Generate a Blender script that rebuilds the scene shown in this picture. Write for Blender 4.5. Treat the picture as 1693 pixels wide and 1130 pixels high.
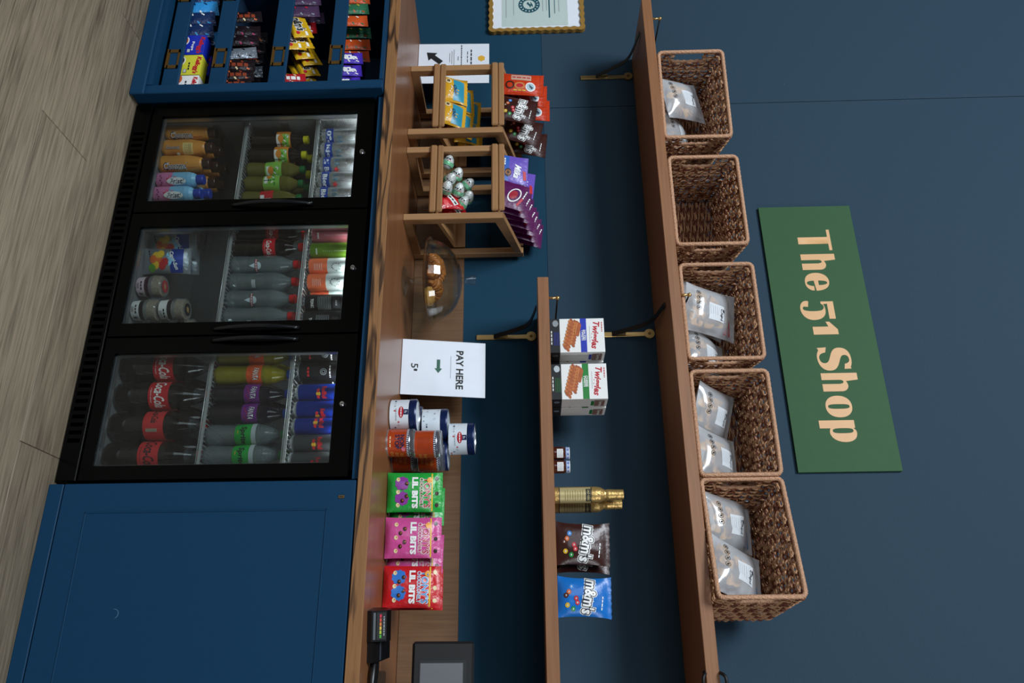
import bpy, math, random
from math import sin, cos, pi, radians as R
from mathutils import Vector, Matrix, noise

# ------------------------------------------------------------------ camera, world, light
scene = bpy.context.scene
for o_ in list(bpy.data.objects):
    bpy.data.objects.remove(o_)
COL = scene.collection
scene.view_settings.view_transform = 'Standard'
scene.view_settings.look = 'None'
scene.view_settings.gamma = 1
scene.view_settings.use_curve_mapping = False
scene.view_settings.exposure = 0.0
scene.cycles.transparent_max_bounces = 24
scene.cycles.max_bounces = 8

CAM = Vector((0.0, -2.229, 1.379))
YAW, PITCH, ROLL = R(22.927), R(-1.2493), R(-1.0615)   # camera turned a quarter turn: the world's up is the picture's right
fw = Vector((-sin(YAW)*cos(PITCH), cos(YAW)*cos(PITCH), sin(PITCH)))
r0 = Vector((cos(YAW), sin(YAW), 0)); u0 = r0.cross(fw)
rr = cos(ROLL)*r0 + sin(ROLL)*u0; uu = -sin(ROLL)*r0 + cos(ROLL)*u0
cd = bpy.data.cameras.new('camera'); cam = bpy.data.objects.new('camera', cd); COL.objects.link(cam)
cd.sensor_fit = 'HORIZONTAL'; cd.sensor_width = 36; cd.lens = 1312.77*36/1693
cd.clip_start = 0.05; cd.clip_end = 60
m4 = Matrix((uu, -rr, -fw)).transposed().to_4x4(); m4.translation = CAM
cam.matrix_world = m4
scene.camera = cam

wd = bpy.data.worlds.new('world'); scene.world = wd; wd.use_nodes = True
bg = wd.node_tree.nodes['Background']; bg.inputs[0].default_value = (0.55, 0.72, 1.0, 1); bg.inputs[1].default_value = 0.045

def area(name, loc, target, sx, sy, power, color=(1, 1, 1)):
    l = bpy.data.lights.new(name, 'AREA'); l.shape = 'RECTANGLE'; l.size = sx; l.size_y = sy
    l.energy = power; l.color = color
    o = bpy.data.objects.new(name, l); COL.objects.link(o); o.location = loc
    o.rotation_euler = (Vector(target)-Vector(loc)).to_track_quat('-Z', 'Y').to_euler()
    return o
area('high_window', (-2.7, -6.1, 6.7), (-1.1, 0.3, 1.1), 3.2, 2.4, 640, (0.84, 0.92, 1.0))
area('daylight_window', (-2.0, -6.4, 2.6), (-1.0, 0.3, 1.2), 2.8, 2.0, 60, (0.84, 0.92, 1.0))
area('side_window', (4.6, -2.6, 3.3), (-0.6, 0.3, 1.6), 1.8, 1.8, 85, (0.90, 0.95, 1.0))

# ------------------------------------------------------------------ materials
def lin(h):
    h = h.lstrip('#'); c = [int(h[i:i+2], 16)/255 for i in (0, 2, 4)]
    return tuple(((x+0.055)/1.055)**2.4 if x > 0.04045 else x/12.92 for x in c)+(1,)
MATS = {}
def mat(name, color='#808080', rough=0.5, metal=0.0, bump=0.0, bscale=40, coat=0.0, spec=0.5, var=0.0, trans=None):
    if name in MATS: return MATS[name]
    m = bpy.data.materials.new(name); m.use_nodes = True; nt = m.node_tree; N = nt.nodes; L = nt.links
    b = N['Principled BSDF']; b.inputs['Base Color'].default_value = lin(color)
    b.inputs['Roughness'].default_value = rough; b.inputs['Metallic'].default_value = metal
    b.inputs['Specular IOR Level'].default_value = spec; b.inputs['Coat Weight'].default_value = coat
    tc = N.new('ShaderNodeTexCoord')
    ns = N.new('ShaderNodeTexNoise'); ns.inputs['Scale'].default_value = bscale; ns.inputs['Detail'].default_value = 3
    L.new(tc.outputs['Object'], ns.inputs['Vector'])
    if bump:
        bp = N.new('ShaderNodeBump'); bp.inputs['Strength'].default_value = bump; bp.inputs['Distance'].default_value = 0.01
        L.new(ns.outputs['Fac'], bp.inputs['Height']); L.new(bp.outputs['Normal'], b.inputs['Normal'])
    mx = N.new('ShaderNodeMixRGB'); mx.blend_type = 'MULTIPLY'; mx.inputs[0].default_value = 1
    rp = N.new('ShaderNodeValToRGB'); v = max(var, 0.04)
    rp.color_ramp.elements[0].position = 0.3; rp.color_ramp.elements[1].position = 0.7
    rp.color_ramp.elements[0].color = (1-v, 1-v, 1-v, 1); rp.color_ramp.elements[1].color = (1, 1, 1, 1)
    L.new(ns.outputs['Fac'], rp.inputs[0]); mx.inputs[1].default_value = lin(color)
    L.new(rp.outputs[0], mx.inputs[2]); L.new(mx.outputs[0], b.inputs['Base Color'])
    MATS[name] = m; return m

def glassy(name, tint='#ffffff', gloss=0.06, rough=0.02, white=0.0, wcol='#ffffff', power=3.5):
    """thin clear material: tinted see-through + mirror by fresnel (+ some milky film)"""
    if name in MATS: return MATS[name]
    m = bpy.data.materials.new(name); m.use_nodes = True; nt = m.node_tree; N = nt.nodes; L = nt.links
    N.remove(N['Principled BSDF']); out = N['Material Output']
    tr = N.new('ShaderNodeBsdfTransparent'); tr.inputs[0].default_value = lin(tint)
    gl = N.new('ShaderNodeBsdfGlossy'); gl.inputs['Roughness'].default_value = rough
    fr = N.new('ShaderNodeLayerWeight'); fr.inputs[0].default_value = 0.5
    pw = N.new('ShaderNodeMath'); pw.operation = 'POWER'; pw.inputs[1].default_value = power; L.new(fr.outputs['Facing'], pw.inputs[0])
    ad = N.new('ShaderNodeMath'); ad.operation = 'MULTIPLY_ADD'; ad.use_clamp = True; ad.inputs[1].default_value = 0.75; ad.inputs[2].default_value = gloss
    L.new(pw.outputs[0], ad.inputs[0])
    mx = N.new('ShaderNodeMixShader'); L.new(ad.outputs[0], mx.inputs[0]); L.new(tr.outputs[0], mx.inputs[1]); L.new(gl.outputs[0], mx.inputs[2])
    last = mx
    if white:
        df = N.new('ShaderNodeBsdfPrincipled'); df.inputs['Base Color'].default_value = lin(wcol); df.inputs['Roughness'].default_value = 0.3
        m2 = N.new('ShaderNodeMixShader'); m2.inputs[0].default_value = white
        L.new(mx.outputs[0], m2.inputs[1]); L.new(df.outputs[0], m2.inputs[2]); last = m2
    L.new(last.outputs[0], out.inputs[0])
    MATS[name] = m; return m

def wood(name, light, dark, axis='X', scale=1.0, rings=9.0, rough=0.4, line=0.5, coat=0.0, island=False, grainy=0.25, bump=0.15):
    if name in MATS: return MATS[name]
    m = bpy.data.materials.new(name); m.use_nodes = True; nt = m.node_tree; N = nt.nodes; L = nt.links
    b = N['Principled BSDF']; b.inputs['Roughness'].default_value = rough; b.inputs['Coat Weight'].default_value = coat
    tc = N.new('ShaderNodeTexCoord'); mp = N.new('ShaderNodeMapping'); L.new(tc.outputs['Object'], mp.inputs[0])
    s = {'X': (0.9, 9, 9), 'Y': (9, 0.9, 9), 'Z': (9, 9, 0.9)}[axis]
    mp.inputs['Scale'].default_value = tuple(scale*x for x in s)
    n1 = N.new('ShaderNodeTexNoise'); n1.inputs['Scale'].default_value = 1.0; n1.inputs['Detail'].default_value = 2.5; n1.inputs['Distortion'].default_value = 0.3
    if island:
        gi = N.new('ShaderNodeNewGeometry'); ofs = N.new('ShaderNodeVectorMath'); ofs.operation = 'MULTIPLY_ADD'
        cb = N.new('ShaderNodeCombineXYZ'); 
        for i in range(3): L.new(gi.outputs['Random Per Island'], cb.inputs[i])
        L.new(cb.outputs[0], ofs.inputs[0]); ofs.inputs[1].default_value = (37, 53, 71); L.new(mp.outputs[0], ofs.inputs[2]); vec = ofs.outputs[0]
    else: vec = mp.outputs[0]
    L.new(vec, n1.inputs['Vector'])
    mu = N.new('ShaderNodeMath'); mu.operation = 'MULTIPLY'; mu.inputs[1].default_value = rings*6.283; L.new(n1.outputs['Fac'], mu.inputs[0])
    sn = N.new('ShaderNodeMath'); sn.operation = 'SINE'; L.new(mu.outputs[0], sn.inputs[0])
    mr = N.new('ShaderNodeMapRange'); mr.inputs[1].default_value = 0.2; mr.inputs[2].default_value = 1.0; mr.inputs[3].default_value = 0; mr.inputs[4].default_value = line
    L.new(sn.outputs[0], mr.inputs[0])
    m3 = N.new('ShaderNodeMapping'); m3.inputs['Scale'].default_value = tuple(6 if x < 5 else 16 for x in s); L.new(vec, m3.inputs[0])
    n2 = N.new('ShaderNodeTexNoise'); n2.inputs['Scale'].default_value = 1.0; n2.inputs['Detail'].default_value = 4; L.new(m3.outputs[0], n2.inputs['Vector'])
    m5 = N.new('ShaderNodeMath'); m5.operation = 'MULTIPLY_ADD'; m5.inputs[1].default_value = grainy*2.4; m5.inputs[2].default_value = -grainy*0.95
    L.new(n2.outputs['Fac'], m5.inputs[0])
    a1 = N.new('ShaderNodeMath'); a1.operation = 'ADD'; a1.use_clamp = True; L.new(mr.outputs[0], a1.inputs[0]); L.new(m5.outputs[0], a1.inputs[1])
    mx = N.new('ShaderNodeMixRGB'); mx.inputs[1].default_value = lin(light); mx.inputs[2].default_value = lin(dark); L.new(a1.outputs[0], mx.inputs[0])
    colout = mx.outputs[0]
    if island:
        hs = N.new('ShaderNodeHueSaturation'); rg = N.new('ShaderNodeMapRange'); rg.inputs[3].default_value = 0.86; rg.inputs[4].default_value = 1.12
        L.new(gi.outputs['Random Per Island'], rg.inputs[0]); L.new(rg.outputs[0], hs.inputs['Value']); L.new(colout, hs.inputs['Color']); colout = hs.outputs[0]
    L.new(colout, b.inputs['Base Color'])
    bp = N.new('ShaderNodeBump'); bp.inputs['Strength'].default_value = bump; bp.inputs['Distance'].default_value = 0.002
    L.new(n2.outputs['Fac'], bp.inputs['Height']); L.new(bp.outputs[0], b.inputs['Normal'])
    MATS[name] = m; return m

# ------------------------------------------------------------------ mesh building
class MB:
    def __init__(s): s.v = []; s.f = []; s.m = []; s.mats = []; s.sm = []
    def mi(s, m):
        if m not in s.mats: s.mats.append(m)
        return s.mats.index(m)
    def add(s, vs, fs, m, T=None, smooth=False):
        o = len(s.v); i = s.mi(m)
        for p in vs:
            p = Vector(p)
            s.v.append(T @ p if T else p)
        for f in fs:
            s.f.append([o+k for k in f]); s.m.append(i); s.sm.append(smooth)
        return s
    def box(s, x0, x1, y0, y1, z0, z1, m, c=0.0, T=None):
        if c <= 0:
            vs = [(x, y, z) for x in (x0, x1) for y in (y0, y1) for z in (z0, z1)]
            return s.add(vs, [(0, 1, 3, 2), (4, 6, 7, 5), (0, 4, 5, 1), (2, 3, 7, 6), (0, 2, 6, 4), (1, 5, 7, 3)], m, T)
        X, Y, Z = (x0, x1), (y0, y1), (z0, z1); vs = []; idx = {}
        for i in (0, 1):
            for j in (0, 1):
                for k in (0, 1):
                    dx, dy, dz = (c if i == 0 else -c), (c if j == 0 else -c), (c if k == 0 else -c)
                    for a in range(3):
                        p = [X[i]+dx, Y[j]+dy, Z[k]+dz]; p[a] = (X[i], Y[j], Z[k])[a]
                        idx[(i, j, k, a)] = len(vs); vs.append(p)
        fs = []
        for a in range(3):
            b, d = [q for q in range(3) if q != a]
            for e in (0, 1):
                q = []
                for (g, h) in ((0, 0), (1, 0), (1, 1), (0, 1)):
                    t = [0, 0, 0]; t[a] = e; t[b] = g; t[d] = h; q.append(idx[(*t, a)])
                fs.append(q)
        for a in range(3):          # edges along axis a
            b, d = [q for q in range(3) if q != a]
            for g in (0, 1):
                for h in (0, 1):
                    t0 = [0, 0, 0]; t1 = [0, 0, 0]; t1[a] = 1
                    for t in (t0, t1): t[b] = g; t[d] = h
                    fs.append([idx[(*t0, b)], idx[(*t0, d)], idx[(*t1, d)], idx[(*t1, b)]])
        for i in (0, 1):
            for j in (0, 1):
                for k in (0, 1): fs.append([idx[(i, j, k, a)] for a in range(3)])
        return s.add(vs, fs, m, T)
    def tube(s, path, r, m, seg=8, closed=False, caps=True, T=None, smooth=True):
        P = [Vector(p) for p in path]; n = len(P); rad = r if hasattr(r, '__len__') else [r]*n
        vs = []; fs = []; up = None
        for i in range(n):
            a = P[(i-1) % n] if (closed or i > 0) else P[i]; b = P[(i+1) % n] if (closed or i < n-1) else P[i]
            t = (b-a); t = t.normalized() if t.length > 1e-9 else Vector((0, 0, 1))
            if up is None:
                up = Vector((0, 0, 1)) if abs(t.z) < 0.9 else Vector((1, 0, 0))
            up = (up - t*up.dot(t)); up = up.normalized() if up.length > 1e-6 else t.orthogonal().normalized()
            w = t.cross(up)
            for k in range(seg):
                an = 2*pi*k/seg; vs.append(P[i]+(up*cos(an)+w*sin(an))*rad[i])
        R_ = n if closed else n-1
        for i in range(R_):
            j = (i+1) % n
            for k in range(seg):
                l = (k+1) % seg; fs.append((i*seg+k, i*seg+l, j*seg+l, j*seg+k))
        if caps and not closed:
            fs.append(tuple(range(seg-1, -1, -1))); fs.append(tuple((n-1)*seg+k for k in range(seg)))
        return s.add(vs, fs, m, T, smooth)
    def lathe(s, prof, seg=28, cx=0, cy=0, T=None, flute=None, smooth=True):
        """prof: list of (r, z, material of the band that starts here)"""
        for i in range(len(prof)-1):
            r1, z1, m = prof[i]; r2, z2 = prof[i+1][:2]
            vs = []; fs = []
            for (r, z) in ((r1, z1), (r2, z2)):
                for k in range(seg):
                    a = 2*pi*k/seg; q = r*(1+(flute(a, z) if flute else 0)); vs.append((cx+q*cos(a), cy+q*sin(a), z))
            for k in range(seg):
                l = (k+1) % seg
                if r1 < 1e-6: fs.append((k, seg+l, seg+k)) if r2 > 1e-6 else None
                elif r2 < 1e-6: fs.append((k, l, seg+k))
                else: fs.append((k, l, seg+l, seg+k))
            if fs: s.add(vs, fs, m, T, smooth)
        return s
    def surf(s, fn, nu, nv, m, smooth=True, T=None):
        vs = [fn(i/nu, j/nv) for j in range(nv+1) for i in range(nu+1)]
        fs = [(j*(nu+1)+i, j*(nu+1)+i+1, (j+1)*(nu+1)+i+1, (j+1)*(nu+1)+i) for j in range(nv) for i in range(nu)]
        return s.add(vs, fs, m, T, smooth)
    def decal(s, shape, m, S, cx=0, cy=0, rot=0, k=1.0, kx=None, T=None):
        """shape (2-D verts, faces) mapped on to the surface S(u, v) -> point"""
        vs, fs = shape; c, d = cos(rot), sin(rot); kx = k if kx is None else kx; out = []
        for (x, y) in vs:
            x *= kx; y *= k
            out.append(S(cx+x*c-y*d, cy+x*d+y*c))
        return s.add(out, fs, m, T, True)
    def prism(s, poly, y0, y1, m, T=None, axis='Y'):
        """2-D outline extruded; poly in (x, z) for axis Y, (y, z) for axis X, (x, y) for axis Z"""
        n = len(poly); mk = {'Y': lambda p, d: (p[0], d, p[1]), 'X': lambda p, d: (d, p[0], p[1]), 'Z': lambda p, d: (p[0], p[1], d)}[axis]
        vs = [mk(p, y0) for p in poly]+[mk(p, y1) for p in poly]
        fs = [tuple(range(n)), tuple(range(2*n-1, n-1, -1))]+[(i, (i+1) % n, n+(i+1) % n, n+i) for i in range(n)]
        return s.add(vs, fs, m, T)
    def ball(s, c, rx, ry, rz, m, seg=12, rings=8, T=None):
        vs = []; fs = []
        for j in range(rings+1):
            t = pi*j/rings
            for i in range(seg):
                p = 2*pi*i/seg; vs.append((c[0]+rx*sin(t)*cos(p), c[1]+ry*sin(t)*sin(p), c[2]+rz*cos(t)))
        for j in range(rings):
            for i in range(seg):
                l = (i+1) % seg; fs.append((j*seg+i, (j+1)*seg+i, (j+1)*seg+l, j*seg+l))
        return s.add(vs, fs, m, T, True)
    def build(s, name, parent=None, loc=None, rot=None, weld=False):
        me = bpy.data.meshes.new(name); me.from_pydata([tuple(v) for v in s.v], [], s.f)
        for m in s.mats: me.materials.append(m)
        me.polygons.foreach_set('material_index', s.m); me.polygons.foreach_set('use_smooth', s.sm)
        import bmesh
        bm = bmesh.new(); bm.from_mesh(me)
        if weld: bmesh.ops.remove_doubles(bm, verts=bm.verts, dist=1e-6)
        bmesh.ops.dissolve_degenerate(bm, dist=1e-7, edges=bm.edges)
        if weld: bmesh.ops.recalc_face_normals(bm, faces=bm.faces)
        bm.to_mesh(me); bm.free(); me.update()
        o = bpy.data.objects.new(name, me); COL.objects.link(o)
        if parent: o.parent = parent
        if loc is not None: o.location = loc
        if rot is not None: o.rotation_euler = rot
        return o

def tag(o, label, cat, group=None):
    o['label'] = label; o['category'] = cat
    if group: o['group'] = group
    return o
def thing(name, label, cat, loc=(0, 0, 0), rot=(0, 0, 0), group=None):
    o = bpy.data.objects.new(name, None); COL.objects.link(o); o.empty_display_size = 0.05
    o.location = loc; o.rotation_euler = rot
    return tag(o, label, cat, group)
def struct(o): o['kind'] = 'structure'; return o
def copy_thing(src, label, loc, rot=None, group=None):
    def cp(o, parent):
        c = o.copy(); COL.objects.link(c); c.parent = parent
        for ch in o.children: cp(ch, c)
        return c
    c = cp(src, None); c.location = loc; c['label'] = label
    if rot is not None: c.rotation_euler = rot
    if group: c['group'] = group
    return c
def face_cam(x, y, k=1.0): return atan2_(x, y)*k
def atan2_(x, y): return math.atan2(CAM.x-x, y-CAM.y)

# 2-D shapes ---------------------------------------------------------
_tc = {}
def curve_shape(setup):
    cu = bpy.data.curves.new('tmp', 'FONT') if setup[0] == 'T' else bpy.data.curves.new('tmp', 'CURVE')
    if setup[0] == 'T':
        _, body, bold, shear, res, sp = setup
        cu.body = body; cu.offset = bold; cu.shear = shear; cu.resolution_u = res; cu.space_character = sp; cu.size = 1; cu.space_line = 0.8; cu.align_x = 'CENTER'
    else:
        cu.dimensions = '2D'; cu.fill_mode = 'BOTH'
        for lp in setup[1]:
            sp_ = cu.splines.new('POLY'); sp_.points.add(len(lp)-1); sp_.use_cyclic_u = True
            for q, (x, y) in zip(sp_.points, lp): q.co = (x, y, 0, 1)
    o = bpy.data.objects.new('tmp', cu); COL.objects.link(o)
    me = bpy.data.meshes.new_from_object(o.evaluated_get(bpy.context.evaluated_depsgraph_get()))
    vs = [(v.co.x, v.co.y) for v in me.vertices]; fs = [tuple(p.vertices) for p in me.polygons]
    bpy.data.objects.remove(o); bpy.data.curves.remove(cu); bpy.data.meshes.remove(me)
    return vs, fs
def text(body, w, h=None, bold=0.0, shear=0.0, res=2, sp=1.0):
    """lettering centred on 0,0 and w wide (h high when given)"""
    k = (body, bold, shear, res, sp)
    if k not in _tc: _tc[k] = curve_shape(('T', body, bold, shear, res, sp))
    vs, fs = _tc[k]
    x0 = min(v[0] for v in vs); x1 = max(v[0] for v in vs); y0 = min(v[1] for v in vs); y1 = max(v[1] for v in vs)
    kx = w/(x1-x0); ky = kx if h is None else h/(y1-y0)
    return [((x-(x0+x1)/2)*kx, (y-(y0+y1)/2)*ky) for x, y in vs], fs
def rect(w, h, n=1, m=1):
    vs = [(-w/2+w*i/n, -h/2+h*j/m) for j in range(m+1) for i in range(n+1)]
    return vs, [(j*(n+1)+i, j*(n+1)+i+1, (j+1)*(n+1)+i+1, (j+1)*(n+1)+i) for j in range(m) for i in range(n)]
def words(w, h, n=4, seed=1):
    """a line of print too small to read: short strokes of uneven length"""
    rn = random.Random(seed*7+n); L_ = [rn.uniform(0.5, 1.5) for _ in range(n)]; g = 0.35; tot = sum(L_)+g*(n-1); x = -w/2; vs = []; fs = []
    for l_ in L_:
        e = w*l_/tot; i = len(vs); vs += [(x, -h/2), (x+e, -h/2), (x+e, h/2), (x, h/2)]; fs.append((i, i+1, i+2, i+3)); x += e+w*g/tot
    return vs, fs
def disc(rx, ry=None, n=20, start=0):
    ry = ry or rx
    vs = [(0, 0)]+[(q*rx*cos(2*pi*k/n+start), q*ry*sin(2*pi*k/n+start)) for q in (0.5, 1) for k in range(n)]
    fs = [(0, 1+k, 1+(k+1) % n) for k in range(n)]+[(1+k, 1+n+k, 1+n+(k+1) % n, 1+(k+1) % n) for k in range(n)]
    return vs, fs
def ring(r1, r2, n=24, ky=1.0):
    vs = [(q*cos(2*pi*k/n), q*sin(2*pi*k/n)*ky) for q in (r1, r2) for k in range(n)]
    return vs, [(k, n+k, n+(k+1) % n, (k+1) % n) for k in range(n)]
def poly(pts): return list(pts), [tuple(range(len(pts)))]
def star(r, n=5, q=0.4):
    return [(0, 0)]+[((r if k % 2 == 0 else r*q)*sin(pi*k/n), (r if k % 2 == 0 else r*q)*cos(pi*k/n)) for k in range(2*n)], [(0, 1+(k+1) % (2*n), 1+k) for k in range(2*n)]
def cyl(r, eps=0.0004, a0=0.0, rz=None):
    def S(u, v):
        q = (rz(v) if rz else r)+eps; return (q*sin(u/r+a0), -q*cos(u/r+a0), v)
    return S
def flat(y=0.0): return lambda u, v: (u, y, v)
def cr(pts, n=6, closed=False):
    """Catmull-Rom through points"""
    P = [Vector(p) for p in pts]; out = []; m = len(P)
    for i in range(m if closed else m-1):
        a = P[(i-1) % m] if closed or i > 0 else P[i]; b = P[i]; c = P[(i+1) % m]; d = P[(i+2) % m] if closed or i < m-2 else P[(i+1) % m]
        for k in range(n):
            t = k/n; out.append(0.5*((2*b)+(c-a)*t+(2*a-5*b+4*c-d)*t*t+(3*b-a-3*c+d)*t**3))
    if not closed: out.append(P[-1])
    return out

# ------------------------------------------------------------------ palette
WALLC = mat('wall_paint', '#2f4453', 0.65, bump=0.12, bscale=220, spec=0.1)
WALLL = mat('wall_paint_lower', '#1d4156', 0.65, bump=0.05, bscale=220, spec=0.1)
CAB = mat('cabinet_paint', '#123a58', 0.5, bump=0.03, bscale=120, spec=0.15)
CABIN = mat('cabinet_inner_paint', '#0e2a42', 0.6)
OAKF = wood('oak_front', '#94683f', '#2a170a', 'X', 1.7, 6, 0.5, 0.8, grainy=0.35)
OAKT = wood('oak_top', '#8a5a38', '#53321b', 'X', 1.0, 3, 0.36, 0.15, coat=0.1, grainy=0.3, bump=0.08)
SPLASH = wood('oak_upstand', '#775639', '#3a2716', 'Z', 1.0, 2, 0.5, 0.1, grainy=0.45)
SHELF = wood('shelf_oak', '#93633f', '#58371f', 'X', 1.0, 2, 0.5, 0.1, grainy=0.35)
BEECH = wood('rack_wood', '#a87f55', '#73512f', 'Z', 1.2, 2, 0.5, 0.25, grainy=0.3)
BEECHX = wood('rack_wood_across', '#a0764c', '#6d4a2a', 'X', 1.2, 2, 0.5, 0.25, grainy=0.3)
FLOOR = wood('floor_oak', '#8b7d68', '#43382a', 'X', 1.3, 3, 0.55, 0.22, island=True, grainy=0.85)
GAP = mat('dark_gap', '#120f0c', 0.9)
BRASS = mat('brass', '#d6b070', 0.28, 0.85)
BRASSD = mat('aged_brass', '#8d6c3a', 0.45, 0.9)
BLK = mat('black_plastic', '#0b0b0c', 0.32)
BLKM = mat('black_matte', '#09090a', 0.65)
STRAP = mat('black_strap', '#0c0b0b', 0.5)
WHITE = mat('white_paper', '#e9eef5', 0.5)
WHT = mat('white_print', '#f2f2ee', 0.4)
INK = mat('black_ink', '#16181a', 0.6)
RED = mat('red_print', '#c3202a', 0.4)
BLUE = mat('blue_print', '#1f3f9c', 0.4)
NAVY = mat('navy_print', '#16264f', 0.35)
GREEN = mat('green_print', '#1f8a3c', 0.4)
YEL = mat('yellow_print', '#e3b92c', 0.4)
ORG = mat('orange_print', '#d9682b', 0.4)
CHROME = mat('chrome', '#c9ccd0', 0.15, 1.0)
ALU = mat('brushed_metal', '#8f9396', 0.35, 0.9)
CLEAR = glassy('clear_glass', '#f4f8f8', 0.06)

# ------------------------------------------------------------------ the setting
YW = 0.585                                                        # the back wall
wl = MB()
wl.box(-7.6, -2.301, YW, YW+0.12, 1.459, 4.3, WALLC); wl.box(-2.2985, 4.0, YW, YW+0.12, 1.459, 4.3, WALLC)
wl.box(-7.6, 4.0, YW-0.001, YW+0.12, 0.0, 1.4575, WALLL); wl.box(-7.6, 4.0, YW+0.003, YW+0.12, 1.457, 1.46, WALLC); wl.box(-2.302, -2.298, YW+0.004, YW+0.12, 1.46, 4.3, WALLC)
struct(wl.build('wall_back'))
fl = MB()
rnd = random.Random(4)
rows = [(-0.434+0.2475*k, -0.434+0.2475*(k+1)) for k in range(-16, 5)]
for i, (y0, y1) in enumerate(rows):
    x = -1.505 if abs(y0+0.434) < 1e-3 else -1.505+rnd.uniform(0.45, 1.0)
    x -= 5*1.52
    while x < 4.0:
        fl.box(x+0.0008, x+1.52-0.0008, y0+0.0008, y1-0.0008, -0.012, 0.0, FLOOR, 0.0012); x += 1.52
fl.box(-7.8, 4.2, -4.4, 0.8, -0.03, -0.0125, GAP)
struct(fl.build('floor'))

# ------------------------------------------------------------------ left cabinet with sloping-front snack bins
cabL = thing('snack_cabinet', 'blue painted open-front cabinet with four tiers of snack bins, left of the black fridge', 'cabinet', (-2.2, 0.0, 0.0))
def loc(o): return Matrix.Translation(-Vector(o.location))
T = loc(cabL)
b = MB()
b.box(-2.56, -2.50, -0.045, 0.55, 0.0, 0.884, CAB, T=T)
b.box(-1.93, -1.893, -0.045, 0.55, 0.0, 0.884, CAB, 0.003, T=T)
b.box(-2.50, -1.93, -0.045, -0.005, 0.0, 0.07, CAB, T=T); b.box(-2.50, -1.93, -0.045, -0.01, 0.872, 0.884, CAB, T=T)
b.box(-2.50, -1.93, 0.50, 0.55, 0.0, 0.884, CABIN, T=T); b.box(-2.50, -1.93, -0.005, 0.5, 0.0, 0.02, CABIN, T=T)
b.box(-2.50, -1.93, -0.01, 0.5, 0.868, 0.884, CABIN, T=T)
b.build('body', cabL)
b = MB(); b.box(-2.57, -1.883, -0.058, -0.046, 0.0, 0.052, CAB, 0.004, T=T); b.build('skirting', cabL)
BIN = [(0.085, 0.143), (0.255, 0.315), (0.467, 0.526), (0.68, 0.73)]
for z0, z1 in BIN:
    b = MB(); b.box(-2.498, -1.932, -0.018, -0.004, z0, z1, CAB, 0.002, T=T)
    b.box(-2.498, -1.932, -0.004, 0.48, z0, z0+0.01, CABIN, T=T)
    b.prism([(0.47, z0+0.01), (0.48, z0+0.01), (0.48, z0+0.12), (0.47, z0+0.12)], -2.498+2.2, -1.932+2.2, CABIN, axis='X')
    sh = b.build('snack_bin', cabL)
    for cx in (-2.067, -2.385):
        h = MB(); zc = (z0+z1)/2-0.001; w, hh = 0.043, 0.021
        for (xa, xb, za, zb) in ((-w, w, hh-0.006, hh), (-w, w, -hh, -hh+0.006), (-w, -w+0.014, -hh, hh), (w-0.014, w, -hh, hh)):
            h.box(cx+xa, cx+xb, -0.0215, -0.018, zc+za, zc+zb, BRASSD, T=T)
        h.box(cx-w, cx+w, -0.025, -0.018, zc-hh-0.003, zc-hh+0.002, BRASSD, T=T)
        h.build('label_holder', sh)

# ------------------------------------------------------------------ right cupboard
cabR = thing('base_cupboard', 'blue painted cupboard with a recessed panel door, right of the black fridge', 'cupboard', (-0.1, 0.0, 0.0))
T = loc(cabR)
b = MB()
b.box(-0.519, 1.18, 0.0, 0.55, 0.0, 0.884, CAB, T=T)
b.build('body', cabR)
b = MB(); b.box(-0.519, 1.18, -0.018, 0.0, 0.0, 0.043, CAB, 0.002, T=T); b.build('skirting', cabR)
b = MB()
b.box(-0.5185, 0.518, -0.020, 0.0, 0.047, 0.882, CAB, 0.002, T=T)
for (x0, x1, z0, z1) in ((-0.437, 0.44, 0.803, 0.8065), (-0.437, 0.44, 0.122, 0.1255), (-0.437, -0.4335, 0.122, 0.8065), (0.4365, 0.44, 0.122, 0.8065)):
    b.box(x0, x1, -0.0222, -0.0195, z0, z1, CAB, 0.0008, T=T)
dr = b.build('door', cabR)
b = MB()
b.box(-0.4745, -0.4665, -0.0225, -0.02, 0.836, 0.852, BRASSD, T=T); b.box(-0.472, -0.469, -0.023, -0.0222, 0.839, 0.849, INK, T=T)
b.build('keyhole', dr)
b = MB(); b.tube([(-0.165+0.03*cos(a)*0.4, -0.0203, 0.255+0.012*sin(a)) for a in [0.3+0.4*k for k in range(9)]], 0.0006, mat('chalk_scuff', '#5f8aa8', 0.8), 4, T=T)
b.build('scuff_mark', dr)

# ------------------------------------------------------------------ counter
ct = thing('worktop', 'thick oak worktop running over the fridge and both cupboards', 'counter', (-1.0, 0.25, 0.886))
T = loc(ct)
b = MB()
pl = [(-2.325, -0.02), (1.2, -0.02), (1.2, 0.566), (-2.54, 0.566), (-2.57, 0.45), (-2.64, 0.25), (-2.64, -0.02)]
pl = [(-2.64, -0.015), (1.2, -0.015), (1.2, 0.566), (-2.535, 0.566), (-2.57, 0.45), (-2.63, 0.27)]
n = len(pl)
b.add([(x, y, 0.925) for x, y in pl]+[(x, y, 0.888) for x, y in pl], [tuple(range(n)), tuple(range(2*n-1, n-1, -1))], OAKT, T)
b.add([(x, y, z) for x, y in pl for z in (0.925, 0.888)], [(2*i, 2*i+1, (2*i+3) % (2*n), (2*i+2) % (2*n)) for i in range(1, n)], OAKF, T)
b.build('top', ct)
b = MB(); b.box(-2.64, 1.2, -0.021, -0.0145, 0.8865, 0.9252, OAKF, 0.0015, T=T); b.build('front_edge', ct)
b = MB(); b.box(-1.885, -0.525, -0.004, 0.02, 0.866, 0.8865, CAB, T=T); b.build('support_rail', ct)
b = MB(); b.box(-2.26, 1.2, 0.566, 0.5835, 0.9255, 1.124, SPLASH, 0.001, T=T)
up = b.build('upstand', ct)

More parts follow.
